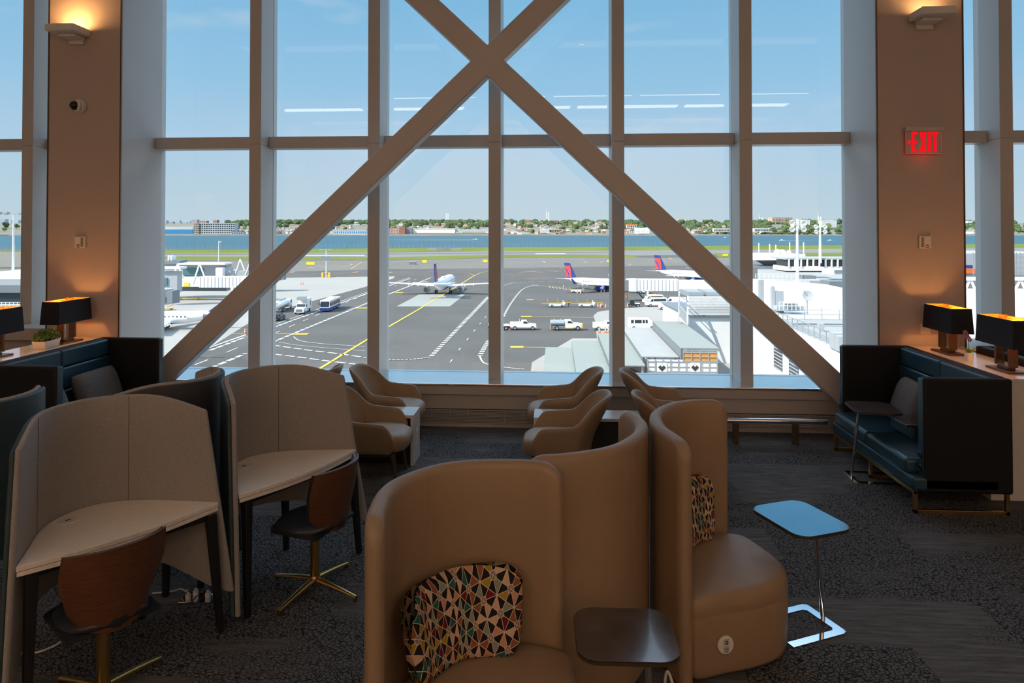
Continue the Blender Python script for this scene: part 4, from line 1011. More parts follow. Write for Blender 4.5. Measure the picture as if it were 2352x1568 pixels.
lights = [('headlight','yellow', lambda mb: mb.box(2.80,2.87,-.85,-.55,.75,.95).box(2.80,2.87,.55,.85,.75,.95)), ('bumper','steel', lambda mb: mb.box(2.8,2.95,-.95,.95,.42,.62).box(-3.0,-2.86,-.95,.95,.45,.62))]
vehicle('utility_truck','white utility pickup truck with enclosed bed, leftmost of the parked service trucks','truck', mid(1202,757), RIGHT, UTIL, 1.95, 'white', uw, [(1.30,1.36,.74,1.96)], [(-1.85,.43),(2.0,.43)], lights+[('roof_beacon','yellow',lambda mb: mb.box(-.9,-.8,-.1,.1,1.6,2.3))])
fb_ = vehicle('tank_truck','white flatbed truck with grey tank and yellow bumper','truck', mid(1302,757.5), RIGHT, [(-.45,.55),(-.45,2.15),(.85,2.15),(1.6,1.5),(3.1,1.35),(3.2,.55)], 2.1, 'white', [[(.1,1.55),(.1,2.0),(.78,2.0),(1.3,1.55)]], [(1.55,1.55,.9,2.1)], [(-2.2,.48),(2.3,.48)],
 [('tank','steel',lambda mb: mb.loft([[(x,1.0*k*math.cos(a),1.55+.62*k*math.sin(a)) for a in [2*PI*j/16 for j in range(16)]] for x,k in ((-3.6,.85),(-3.5,1),(-.65,1),(-.55,.85))])),
  ('bed','dgrey',lambda mb: mb.box(-3.7,-.4,-1.05,1.05,.7,.92)), ('push_bumper','yellow',lambda mb: mb.box(3.2,3.4,-1.0,1.0,.45,1.35)), ('step','yellow',lambda mb: mb.box(-.4,1.3,-1.12,-1.0,.45,.55)),
  ('hatch','steel',lambda mb: mb.box(-2.9,-2.6,-.2,.2,2.1,2.35).box(-1.5,-1.2,-.2,.2,2.1,2.35))])
vehicle('utility_truck','white utility truck half hidden by the mullion, cones at its side','truck', mid(1393,758), RIGHT, UTIL, 1.95, 'white', uw, [(1.30,1.36,.74,1.96)], [(-1.85,.43),(2.0,.43)], lights)
vehicle('pickup_truck','white pickup truck parked beside two cones, right of the passenger van','truck', mid(1537,711), RIGHT+PI-.12, PICK, 1.9, 'white', pw, [(1.30,1.28,.78,1.84)], [(-1.9,.42),(1.95,.42)], lights)
VAN = [(-2.9,.45),(-2.95,1.6),(-2.8,2.5),(1.5,2.5),(2.0,2.1),(2.4,1.45),(3.0,1.15),(3.05,.45)]
vw = [[(-2.6,1.55),(-2.55,2.2),(1.0,2.2),(1.0,1.55)],[(1.15,1.5),(1.15,2.15),(1.6,2.15),(2.1,1.5)]]
vehicle('passenger_van','white passenger van with dark window band among the parked vans','van', mid(1507,704), RIGHT+PI+.15, VAN, 2.0, 'white', vw, [(2.36,1.5,1.75,2.35)], [(-1.9,.42),(2.0,.42)], lights)
vehicle('passenger_van','white van parked behind the passenger van, left front showing','van', mid(1500,697), RIGHT+PI+.15, VAN, 2.0, 'white', vw, [(2.36,1.5,1.75,2.35)], [(-1.9,.42),(2.0,.42)], lights)
vehicle('cargo_van','white cargo van parked behind the pickup by the screened roof','van', mid(1552,703), RIGHT+PI-.2, VAN, 2.0, 'white', [[(1.15,1.5),(1.15,2.15),(1.6,2.15),(2.1,1.5)]], [(2.36,1.5,1.75,2.35)], [(-1.9,.42),(2.0,.42)], lights)
vehicle('cargo_van','white van behind the pale shed roofs with five side windows','van', mid(1474,757), RIGHT, VAN, 2.0, 'white', [[(-2.5,1.5),(-2.5,2.2),(-1.9,2.2),(-1.9,1.5)],[(-1.7,1.5),(-1.7,2.2),(-.2,2.2),(-.2,1.5)],[(0,1.5),(0,2.2),(.5,2.2),(.5,1.5)],[(.65,1.5),(.65,2.2),(1.1,2.2),(1.1,1.5)]], [(2.36,1.5,1.75,2.35)], [(-1.9,.42),(2.0,.42)])
vehicle('service_truck','white truck nose at the sill with green windscreen','truck', mid(1190,888), RIGHT+PI/2+.2, PICK, 1.9, 'white', pw, [(1.30,1.28,.78,1.84),(-.5,1.3,-.42,1.8)], [(-1.9,.42),(1.95,.42)], lights)
TUG = [(-2.2,.45),(-2.2,1.35),(.4,1.35),(.5,1.95),(1.7,1.95),(1.9,1.3),(2.3,1.2),(2.3,.45)]
vehicle('pushback_tug','white pushback tug under the white jet bridge','tug', mid(1480,674), RIGHT+PI, TUG, 2.2, 'white', [[(.65,1.4),(.7,1.85),(1.6,1.85),(1.75,1.4)]], [(1.92,1.35,1.72,1.9)], [(-1.4,.55),(1.5,.55)])
vehicle('baggage_tug','small dark baggage tug with black cab beside an orange cone','tug', mid(1455,705), RIGHT+PI, [(-1.7,.4),(-1.7,.9),(-.2,.95),(1.5,.95),(1.6,.4)], 1.6, 'darkpaint', [], [], [(-1.1,.38),(1.1,.38)], [('cab','black',lambda mb: mb.box(-.1,.9,-.65,.65,.95,1.95)),('cargo_bed','white',lambda mb: mb.box(-1.7,-.3,-.75,.75,.9,1.05))])
# road convoy on the left
ROAD = hdg((888,668),(640,768))
p_ = G(759,711); vehicle('airport_bus','white and blue airport bus driving toward the viewer','bus', p_, ROAD+.05, [(-5.8,.4),(-5.9,3.0),(5.6,3.05),(5.9,1.2),(5.9,.4)], 2.55, 'white', [[(-5.4,1.45),(-5.4,2.6),(5.1,2.6),(5.1,1.45)]], [(5.88,1.25,5.66,2.75)], [(-3.2,.5),(3.4,.5)],
 [('lower_panel','bluep',lambda mb: mb.box(-5.85,5.93,-1.30,1.30,.45,1.15)),('roof_unit','white',lambda mb: mb.box(-3,1,-.9,.9,3.02,3.25)),('mirror','black',lambda mb: mb.box(5.8,6.1,-1.6,-1.4,1.8,2.5).box(5.8,6.1,1.4,1.6,1.8,2.5))])
p_ = G(695,719); vehicle('box_truck','white box truck with lift body on the service road','truck', p_, ROAD+.08, [(-.2,.5),(-.2,2.5),(1.3,2.5),(1.7,1.7),(3.4,1.5),(3.5,.5)], 2.4, 'white', [[(.2,1.7),(.2,2.35),(1.2,2.35),(1.45,1.7)]], [(1.68,1.72,1.34,2.45)], [(-2.8,.5),(2.3,.5)],
 [('box_body','white',lambda mb: mb.box(-4.4,-.35,-1.2,1.2,1.0,3.7)),('green_logo_panel','gglass',lambda mb: mb.box(-3.6,-2.6,1.19,1.22,1.5,3.0)),('platform','steel',lambda mb: mb.box(-.3,1.6,-1.1,1.1,3.5,3.6).box(-.3,-.2,-1.1,1.1,3.6,4.3).box(1.5,1.6,-1.1,1.1,3.6,4.3)),('grille','dgrey',lambda mb: mb.box(3.5,3.54,-.8,.8,.75,1.35)),('chassis','black',lambda mb: mb.box(-4.3,0,-.6,.6,.6,1.0))])
p_ = G(648,713); tk = vehicle('fuel_tanker','white fuel tanker truck beside the pale apron','truck', p_, ROAD+PI+.1, [(3.6,.5),(3.6,2.6),(5.2,2.6),(5.7,1.6),(5.8,.5)], 2.4, 'white', [[(4.0,1.7),(4.0,2.4),(5.0,2.4),(5.2,1.7)]], [(5.66,1.7,5.25,2.5)], [(-3.6,.5),(-2.4,.5),(4.6,.5)],
 [('tank','white',lambda mb: mb.loft([[(x,1.2*k*math.cos(a),2.0+.95*k*math.sin(a)) for a in [2*PI*j/20 for j in range(20)]] for x,k in ((-5.2,.55),(-5.0,.9),(-4.8,1),(3.0,1),(3.2,.9),(3.3,.5))])),('walkway','steel',lambda mb: mb.box(-4,2.5,-.35,.35,2.95,3.15)),('ladder','steel',lambda mb: [mb.box(-5.35,-5.25,-.3,.3,.8+.3*k,.85+.3*k) for k in range(7)]),('chassis','dgrey',lambda mb: mb.box(-5,4,-.6,.6,.6,1.1))])
p_ = G(640,735); vehicle('suv_car','dark blue car on the service road behind the tanker','car', p_, ROAD+PI+.05, [(-2.35,.4),(-2.4,1.0),(-2.2,1.65),(.3,1.7),(1.1,1.1),(2.3,.95),(2.35,.4)], 1.9, 'darkpaint', [[(-2.0,1.1),(-1.95,1.55),(.2,1.58),(.75,1.1)]], [(1.05,1.15,.38,1.64),(-2.37,1.1,-2.22,1.58)], [(-1.4,.36),(1.45,.36)], [('tail_light','redp',lambda mb: mb.box(-2.43,-2.38,-.9,-.65,.85,1.05).box(-2.43,-2.38,.65,.9,.85,1.05))])
# belt loaders
def belt_loader(label, px, py, rz):
    p_ = G(px,py); t_ = thing('belt_loader', label, 'belt loader', (p_.x,p_.y,ZG+.06), rz, 'belt loaders on the ramp')
    MB().prism_y([(-2.2,.3),(-2.2,.85),(2.0,.85),(2.1,.3)], -.85, .85).build('chassis', M['white'], t_, smooth=False, bevel=.05)
    MB().bar((-4.3,-.1,1.05),(4.0,-.1,1.25),.85,.16).build('conveyor', M['yellow'], t_, smooth=False)
    MB().bar((-4.3,-.1,1.14),(4.0,-.1,1.34),.6,.03).build('belt', M['tyre'], t_, smooth=False)
    r_ = MB()
    for x in (-2.6,.2,): r_.box(x,x+.07,.25,.32,1.1,2.3)
    r_.build('stanchion', M['yellow'], t_, smooth=False)
    MB().box(1.6,2.3,-.85,-.3,.8,1.45).box(1.6,1.75,-.85,-.3,1.45,1.9).build('driver_seat', M['white'], t_, smooth=False)
    for x in (-1.4,1.4):
        for y in (-.8,.8): wheel(t_, x, y, .36)
    return t_
bl = belt_loader('yellow and white belt loader on the left of the orange vested worker', 1279, 705, RIGHT)
p_ = G(1347,705); dup(bl, (p_.x,p_.y,ZG+.06), RIGHT, 'yellow and white belt loader right of the orange vested worker')
p_ = G(1326,672); dup(bl, (p_.x,p_.y,ZG+.06), RIGHT, 'yellow and white belt loader under the wing of the parked jet')
dl = thing('tow_dolly','yellow tow dolly with red drawbar below the jet bridge','dolly', tuple(G(1497,681))[:2]+(ZG+.06,), RIGHT)
MB().box(-1.5,1.5,-.9,.9,.45,.65).build('frame', M['yellow'], dl, smooth=False)
MB().bar((0,0,.7),(1.8,0,1.5),.12,.12).build('drawbar', M['redp'], dl, smooth=False)
for x in (-1,1):
    for y in (-.8,.8): wheel(dl, x, y, .3, .2)
# ramp worker
def person(label, px, py):
    p_ = G(px,py); t_ = thing('person', label, 'person', (p_.x,p_.y,ZG+.06), RIGHT)
    V = [(0,0,.95),(0,0,1.2),(0,0,1.42),(0,0,1.52),(0,0,1.63),(.02,0,1.74),(0,.10,.9),(.02,.11,.5),(0,.12,.08),(.12,.13,.03),(0,-.10,.9),(-.02,-.11,.5),(-.06,-.12,.08),(.06,-.13,.03),(0,.2,1.42),(.03,.26,1.14),(.16,.25,.92),(0,-.2,1.42),(.0,-.27,1.14),(.10,-.27,.90)]
    E = [(0,1),(1,2),(2,3),(3,4),(4,5),(0,6),(6,7),(7,8),(8,9),(0,10),(10,11),(11,12),(12,13),(2,14),(14,15),(15,16),(2,17),(17,18),(18,19)]
    R_ = [.15,.15,.17,.07,.10,.10,.10,.075,.055,.05,.10,.075,.055,.05,.075,.055,.04,.075,.055,.04]
    me = bpy.data.meshes.new('body'); me.from_pydata(V, E, []); o = bpy.data.objects.new('body', me); link(o, t_); me.materials.append(M['darkcl'])
    q = o.modifiers.new('skin','SKIN'); q.use_smooth_shade = True
    for k, sv in enumerate(me.skin_vertices[0].data): sv.radius = (R_[k], R_[k]); sv.use_root = (k == 0)
    o.modifiers.new('sub','SUBSURF').levels = 1
    MB().loft([[(x*rx*1.0,y*ry,z) for x,y in [(math.cos(2*PI*j/14),math.sin(2*PI*j/14)) for j in range(14)]] for z,rx,ry in ((.92,.185,.2),(1.1,.185,.2),(1.3,.2,.225),(1.45,.15,.2),(1.5,.09,.1))]).build('vest', M['vest'], t_)
    MB().sphere((.01,0,1.69),(.105,.095,.125),14,10).build('head', M['skin'], t_)
    MB().sphere((.0,0,1.75),(.115,.105,.085),14,8).build('cap', M['darkcl'], t_)
    return t_
person('ramp worker in an orange vest and dark trousers standing between belt loaders', 1306, 705)
# cones
cn_ = None
def cone(px, py, label, grp, s=1.0):
    global cn_
    p_ = G(px,py)
    if cn_ is None:
        cn_ = thing('traffic_cone', label, 'traffic cone', (p_.x,p_.y,ZG+.06), 0, grp)
        MB().box(-.24,.24,-.24,.24,0,.06).build('base', M['orange'], cn_, smooth=False)
        MB().lathe([(.2,.05),(.12,.5),(.05,1.05),(.001,1.07)],12).build('cone_body', M['orange'], cn_)
        MB().lathe([(.158,.32),(.125,.5)],12).lathe([(.104,.64),(.082,.82)],12).build('stripe', M['linew'], cn_)
        cn_.scale = (1.25,1.25,1.25)
    else: dup(cn_, (p_.x,p_.y,ZG+.06), 0, label, grp)
for grp, label, pts in (('cones by the belt loader','orange cone right of the two belt loaders',((1374,706),(1379.5,707),(1383,704),(1391,707))),
  ('cones at the half hidden truck','orange cone beside the half hidden white truck',((1377,764.5),(1390.5,764.5),(1397.5,764.5))),
  ('cones under the jet','orange cone under the parked regional jet wing',((1381,671),(1387.5,671),(1326,675),(1334,675),(1295,660.5))),
  ('cones on the ramp','orange cone beside the small dark tug',((1442,706),)),
  ('cones by the pickup','orange cone in front of the white pickup',((1532,717),(1543,717))),
  ('cones by the vans','orange cone behind the passenger van',((1478.5,689),(1483,689),(1520,684))),
  ('cones on the left apron','orange cone on the pale left apron',((691,653),(696,653))),
  ('cones at the sign pole','orange cone at the foot of the apron sign pole',((753,637),(759,637),(744,637))),
  ('cone at the mullion','orange cone by the left mullion near yellow line',((563,767),)),
  ('cones by the service truck','orange cone behind the leftmost utility truck',((1170.5,758),)),
  ('cones by the tank truck','orange cone at the tail of the tank truck',((1266,757),))):
    for x, y in pts: cone(x, y, label, grp)
# ================================================================== AIRCRAFT (local +x nose, z from the ground)
def aircraft(label, pos, hd, L, D, zc, span, sweep, fin_h, engines, wing_x, c0, c1, dihedral=.08, wz=None, ttail=False, engL=3.6, engR=1.05, engine_mat='bluep', winglet=0, ey=.28, win_z=.25, belly=True):
    t_ = thing('airliner', label, 'airplane', (pos[0],pos[1],ZG+.06), hd)
    R = D/2; N = 28; st = [(0,.02,-.30),(.006,.16,-.28),(.02,.36,-.22),(.045,.62,-.13),(.08,.85,-.05),(.12,.97,0),(.17,1,0),(.62,1,0),(.70,.96,.03),(.78,.82,.14),(.86,.60,.29),(.93,.36,.43),(.98,.16,.52),(1,.06,.55)]
    rings = [[(L*(.5-f), R*k*math.cos(2*PI*j/N), zc+R*dz+R*k*math.sin(2*PI*j/N)) for j in range(N)] for f,k,dz in st]
    fz = MB().loft(rings).build('fuselage', M['acwhite'], t_, angle=60)
    if belly:
        MB().loft([[(L*(.5-f), R*.82*k*math.cos(2*PI*j/20), zc-R*.52+R*.62*k*math.sin(2*PI*j/20)) for j in range(20)] for f,k in ((.34,.2),(.38,.85),(.44,1),(.56,1),(.62,.8),(.67,.2))]).build('belly_fairing', M['bluep'], t_, angle=60)
    wn_ = MB(); k = 0; x = L*.36
    while x > -L*.26:
        for s in (-1,1): wn_.obox((x, s*R*math.cos(math.asin(win_z))*1.002, zc+R*win_z), (.24,.03,.34))
        x -= .82
    wn_.build('cabin_window', M['wglass'], t_, smooth=False)
    cw = MB()
    for s in (-1,1):
        cw.loft([[(L*(.5-.032), s*.10*R,zc+R*.22),(L*(.5-.036), s*.12*R,zc+R*.42),(L*(.5-.058),s*.52*R,zc+R*.44),(L*(.5-.05),s*.52*R,zc+R*.2)],[(L*(.5-.026), s*.10*R,zc+R*.2),(L*(.5-.032), s*.12*R,zc+R*.47),(L*(.5-.058),s*.66*R,zc+R*.5),(L*(.5-.05),s*.66*R,zc+R*.18)]])
    cw.build('cockpit_window', M['wglass'], t_, smooth=False)
    wz = zc-R*.55 if wz is None else wz
    tn = math.tan(sweep)
    def surf(x0, y0, z0, x1, y1, z1, ca, cb, th):
        sec = lambda x, y, z, c: [(x-c*f, y, z+c*th*h) for f, h in ((0,0),(.06,.35),(.25,.6),(.55,.42),(1,0),(.55,-.22),(.25,-.35),(.06,-.22))]
        return [sec(x0,y0,z0,ca), sec(x1,y1,z1,cb)]
    for s in (-1,1):
        h = span/2; wg = MB().loft(surf(wing_x, s*R*.3, wz, wing_x-h*tn, s*h, wz+h*dihedral, c0, c1, .11)).build('wing', M['acwhite'], t_, angle=50)
        fl_ = MB()
        for f in (.28,.45,.62): fl_.loft([[(wing_x-h*f*tn-(c0+(c1-c0)*f)*q, s*h*f+w_*.12, wz+h*f*dihedral-.28+dz) for w_, dz in ((-1,-.12),(1,-.12),(1,.2),(-1,.2))] for q in (.55,1.12)])
        fl_.build('flap_fairing', M['acwhite'], wg, smooth=False)
        if winglet:
            MB().loft([[(wing_x-h*tn, s*h, wz+h*dihedral),(wing_x-h*tn-c1, s*h, wz+h*dihedral),(wing_x-h*tn-c1, s*(h+.08), wz+h*dihedral),(wing_x-h*tn, s*(h+.08), wz+h*dihedral)],[(wing_x-h*tn-1.5, s*(h+.7), wz+h*dihedral+winglet),(wing_x-h*tn-2.1, s*(h+.7), wz+h*dihedral+winglet),(wing_x-h*tn-2.1, s*(h+.76), wz+h*dihedral+winglet),(wing_x-h*tn-1.5, s*(h+.76), wz+h*dihedral+winglet)]]).build('winglet', M['bluep'], wg, smooth=False)
        # stabiliser
        sx, sz, sh_ = (-L*.415, zc+R*.45, span*.19) if not ttail else (-L*.485, zc+R+fin_h*.95, span*.17)
        MB().loft(surf(sx, s*.2, sz, sx-sh_*.55, s*sh_, sz+sh_*.09, c0*.62, c1*.8, .09)).build('tailplane', M['acwhite'], t_, angle=50)
        # engines
        if engines == 'wing': ex_, ey_, ez_ = wing_x+.9-h*ey*tn, s*h*ey, wz-engR*1.05
        else: ex_, ey_, ez_ = -L*.24, s*(R+engR*.95), zc+R*.35
        en = MB().lathe([(engR*.80,-engL*.02),(engR*.92,0),(engR,engL*.2),(engR,engL*.45),(engR*.82,engL*.78),(engR*.76,engL*.8)],22).xform(Matrix.Translation((ex_,ey_,ez_))@Matrix.Rotation(-PI/2,4,'Y')).build('engine', M[engine_mat], t_)
        MB().lathe([(.001,engL*.12),(engR*.8,engL*.10),(engR*.84,0),(engR*.93,-.04),(engR*.96,.05)],22).xform(Matrix.Translation((ex_,ey_,ez_))@Matrix.Rotation(-PI/2,4,'Y')).build('intake', M['steel'], en)
        MB().lathe([(engR*.76,engL*.72),(engR*.5,engL*.98),(engR*.40,engL*1.0),(.001,engL*1.18)],18).xform(Matrix.Translation((ex_,ey_,ez_))@Matrix.Rotation(-PI/2,4,'Y')).build('exhaust', M['dgrey'], en)
        if engines == 'wing': MB().bar((ex_-.3,ey_,ez_+engR*.85),(ex_-engL*.8,ey_,ez_+engR*1.0),.25,.5).build('pylon', M['acwhite'], en, smooth=False)
        else: MB().box(ex_-engL*.6,ex_-engL*.15,min(0,ey_),max(0,ey_),ez_-.12,ez_+.12).build('pylon', M['acwhite'], en, smooth=False)
        # main gear
        gx, gy = wing_x-c0*.62, s*max(D*.62, 2.0)
        g_ = MB().cyl((gx,gy,.5),(gx,gy*.9,wz),.14).build('landing_gear', M['steel'], t_)
        for q in (-.32,.32): wheel(g_, gx, gy+q, .55, .36)
    ng = MB().cyl((L*.38,0,.35),(L*.38,0,zc-R*.7),.1).build('nose_gear', M['steel'], t_)
    for q in (-.2,.2): wheel(ng, L*.38, q, .38, .22)
    # fin with its two-tone emblem
    x0 = -L*.345; b0 = L*.135; zb = zc+R*.72; bx_ = -L*.455; tp = L*.06
    def finp(f, g_):                                  # f along chord (0 leading), g up
        xa = x0+(bx_+L*.012-x0)*g_; xb = (x0-b0)+(bx_-tp-(x0-b0))*g_
        return (xa+(xb-xa)*f, zb+fin_h*g_)
    poly = [(x0+L*.055,zb-.05),finp(.02,.12),finp(0,1),finp(1,1),finp(1,0)]
    fn_ = MB().prism_y(poly, -.16, .16).build('fin', M['bluep'], t_, smooth=False, bevel=.05)
    for s in (-1,1):
        em = MB()
        for pl_ in ([(.52,.06),(.30,.46),(.12,.80),(.98,.80),(.98,.60),(.72,.52),(.62,.30),(.66,.06)], [(.76,.06),(.74,.28),(.82,.46),(.98,.52),(.98,.06)]):
            em.prism_y([finp(*q) for q in pl_], s*.165-.012, s*.165+.012)
        em.build('tail_emblem', M['redp'], fn_, smooth=False)
    return t_
p_ = G(1016,675.5); hd_ = hdg((1010,680),(1086,634)); 
off = Vector((math.cos(hd_), math.sin(hd_),0))
ap = aircraft('white airliner with red and blue fin taxiing away down the centre', p_+off*3.2, hd_, 37, 3.95, 3.6, 35.0, math.radians(25), 5.9, 'wing', 2.8, 6.2, 1.6, .085, engR=1.1, engL=4.2, engine_mat='acwhite', ey=.33)
MB().loft([[( -1.5+x*2.4*k, y*.7*k, z) for x,y in [(math.cos(2*PI*j/14),math.sin(2*PI*j/14)) for j in range(14)]] for z,k in ((5.5,1),(5.75,.9),(5.9,.5))]).build('radome', M['acwhite'], ap)
h2 = RIGHT-.60
p_ = G(1380,668); of2 = Vector((math.cos(h2),math.sin(h2),0))
aircraft('white regional jet with red and blue fin parked at the right jet bridge', p_+of2*1.4, h2, 31.7, 3.0, 2.9, 27, math.radians(24), 5.6, 'wing', 2.6, 5.2, 1.4, .08, winglet=1.9, engR=.95, engL=3.6)
p_ = G(1597,650); h3 = RIGHT-.70; of3 = Vector((math.cos(h3),math.sin(h3),0))
aircraft('white jet behind the right jet bridge, red and blue fin above it', p_, h3, 36, 3.3, 3.3, 30, math.radians(24), 6.4, 'wing', 2.6, 5.2, 1.4, .08, engR=1.0)
p_ = G(380,757); h4 = RIGHT+PI+.12; of4 = Vector((math.cos(h4),math.sin(h4),0))
aircraft('white small jet with rear engines and blue belly at the left gate', p_+of4*1.5, h4, 29, 2.75, 2.55, 21, math.radians(24), 2.1, 'tail', 1.8, 4.6, 1.3, .04, wz=1.55, ttail=True, engR=.72, engL=3.9, engine_mat='acwhite')

# ================================================================== LEFT TERMINAL, JET BRIDGES
def at_depth(px, py, D):                      # point on the viewing ray at forward distance D
    d = Vector(ray(px, py)); fw = -d.x*math.sin(YAW)+d.y*math.cos(YAW); return Vector((0,0,EYE))+d*(D/fw)
def hz(py, D): return at_depth(CX, py, D).z
def jet_bridge(label, ctr, rz, L, sign=True, struts=True, mat_='white', gz=4.3, hgt=2.9):
    t_ = thing('jet_bridge', label, 'jet bridge', (ctr[0],ctr[1],ZG), rz)
    rib = MB()
    MB().box(-L*.5,-L*.12,-1.45,1.45,gz,gz+hgt).build('inner_tunnel', M[mat_], t_, smooth=False, bevel=.06)
    MB().box(-L*.12,L*.42,-1.65,1.65,gz-.25,gz+hgt+.25).build('outer_tunnel', M[mat_], t_, smooth=False, bevel=.06)
    for k in range(int(L*.54/1.1)): rib.box(-L*.12+1.1*k+.4,-L*.12+1.1*k+.55,-1.72,1.72,gz-.1,gz+hgt+.1)
    rib.build('tunnel_rib', M['greyp'], t_, smooth=False)
    MB().lathe([(1.9,gz-.3),(1.9,gz+hgt+.2),(1.7,gz+hgt+.4),(.01,gz+hgt+.45)],16,(-L*.5-1,0,0)).build('rotunda', M[mat_], t_)
    MB().cyl((-L*.5-1,0,0),(-L*.5-1,0,gz),.6).build('rotunda_column', M['greyp'], t_)
    MB().lathe([(2.1,gz-.4),(2.1,gz+hgt+.3),(.01,gz+hgt+.5)],14,(L*.46,0,0)).build('cab', M[mat_], t_)
    cb = MB().box(L*.46+1.2,L*.46+3.3,-1.5,1.5,gz-.2,gz+hgt).build('cab_hood', M['dgrey'], t_, smooth=False)
    MB().box(L*.46-1.0,L*.46+1.0,-2.16,-2.05,gz+1.0,gz+2.2).build('cab_window', M['wglass'], t_, smooth=False)
    lg = MB().box(L*.28-.25,L*.28+.25,-1.9,-1.6,0.8,gz).box(L*.28-.25,L*.28+.25,1.6,1.9,0.8,gz).box(L*.28-.4,L*.28+.4,-2,2,.8,1.2).build('drive_column', M[mat_], t_, smooth=False)
    for y in (-1.2,1.2): wheel(lg, L*.28, y, .55, .45)
    if sign: MB().box(-L*.3,-L*.3+1.6,-1.62,-1.5,gz+.1,gz+1.3).build('gate_sign', M['signy'], t_, smooth=False)
    st_ = MB().bar((L*.42,-2.2,gz-.1),(L*.3,-3.4,.3),.9,.15).build('service_stair', M['dgrey'], t_, smooth=False)
    if struts:
        s_ = MB()
        for x in (-L*.38,-L*.12): s_.bar((x-2.0,-1.4,gz+1),(x,-1.4,gz+hgt+4.2),.35,.35).bar((x,-1.4,gz+hgt+4.2),(x+1.6,-1.4,gz+hgt),.35,.35)
        s_.build('tower_strut', M['white'], t_, smooth=False)
    return t_
jb = G(470,688)
jet_bridge('white ribbed jet bridge with tall struts reaching from the left terminal', G(486,690), RIGHT-.03, 26, True, True)
q1 = at_depth(590,640,240); jet_bridge('farther pale jet bridge beside the mullion, white struts above', (q1.x,q1.y), RIGHT+.05, 14, True, True, 'greyp')
q2 = at_depth(372,690,165); jet_bridge('grey jet bridge cab at the edge of the left column', (q2.x-6,q2.y), RIGHT-.1, 14, False, False, 'greyp')
tb = thing('terminal_building','low grey terminal concourse with curved roof behind the left jet bridge','building',(0,0,0))
def tbox(name, px0, px1, py0, py1, D, depth, m_, parent, **kw):
    a = at_depth(px0, py1, D); b_ = at_depth(px1, py0, D); u = (Vector((b_.x-a.x,b_.y-a.y,0))); W_ = u.length; ang = math.atan2(u.y,u.x)
    h = b_.z-a.z
    Mx = Matrix.Translation((a.x,a.y,a.z))@Matrix.Rotation(ang,4,'Z')
    return MB().box(0,W_,0,depth,0,h).xform(Mx).build(name, M[m_], parent, smooth=False, **kw)
def settle(t_):                                        # put the Empty at the thing's base
    pts = [ch.matrix_basis@Vector(c) for ch in t_.children for c in ch.bound_box]
    lo = Vector((min(p.x for p in pts),min(p.y for p in pts),min(p.z for p in pts))); hi = Vector((max(p.x for p in pts),max(p.y for p in pts),max(p.z for p in pts)))
    b_ = Vector(((lo.x+hi.x)/2,(lo.y+hi.y)/2,lo.z)); t_.location = b_
    for ch in t_.children: ch.location = Vector(ch.location)-b_
tbox('hall', 360, 520, 605, 655, 215, 4, 'greyp', tb); tbox('roof', 360, 412, 598, 606, 214, 5, 'dgrey', tb); tbox('roof', 410, 516, 604, 608, 213, 6, 'white', tb)
tbox('window_band', 420, 466, 616, 631, 214.6, 2, 'gglass', tb); tbox('lift_tower', 495, 511, 615, 640, 212, 2, 'white', tb)
tbox('annex', 362, 407, 624, 672, 195, 3, 'greyp', tb); tbox('annex_roof', 362, 414, 613, 618, 194, 4, 'white', tb); tbox('annex_window', 368, 384, 638, 655, 194.7, 1, 'gglass', tb)
tbox('roof_unit', 385, 388, 586, 598, 214, 3, 'white', tb); tbox('roof_unit', 391, 394, 588, 598, 214, 3, 'white', tb); tbox('hall_base', 360, 520, 655, 668, 216, 3, 'dgrey', tb)
tbox('duct', 516, 530, 615, 631, 214, 2, 'greyp', tb)
settle(tb)
# far left bay: terrace block with pole
lb_ = thing('terminal_building','grey glazed terminal wing outside the leftmost window','building',(0,0,0))
tbox('parapet', -60, 60, 628, 641, 100, 10, 'white', lb_); tbox('fascia', -60, 60, 641, 660, 99, 12, 'greyp', lb_); tbox('glazing', -60, 60, 672, 700, 98.5, 10, 'wglass', lb_); tbox('band', -60, 60, 655, 672, 98, 12, 'dgrey', lb_); tbox('lower_wall', -60, 60, 700, 760, 97, 12, 'greyp', lb_)
rl_ = MB(); a = at_depth(-50,694,90); b_ = at_depth(58,694,90); d_ = b_-a
for k in range(13): rl_.box(a.x+d_.x*k/12-.03,a.x+d_.x*k/12+.03,a.y+d_.y*k/12-.03,a.y+d_.y*k/12+.03,a.z-1.1,a.z)
for z in (0,-.35,-.7): rl_.bar(a+Vector((0,0,z)), b_+Vector((0,0,z)), .06, .06)
rl_.build('railing', M['white'], lb_, smooth=False); settle(lb_)
bw_ = thing('blast_wall','long pale concrete wall behind the far left light pole','wall',(0,0,0)); tbox('panel', -80, 60, 580, 612, 380, 2, 'apron', bw_); settle(bw_)
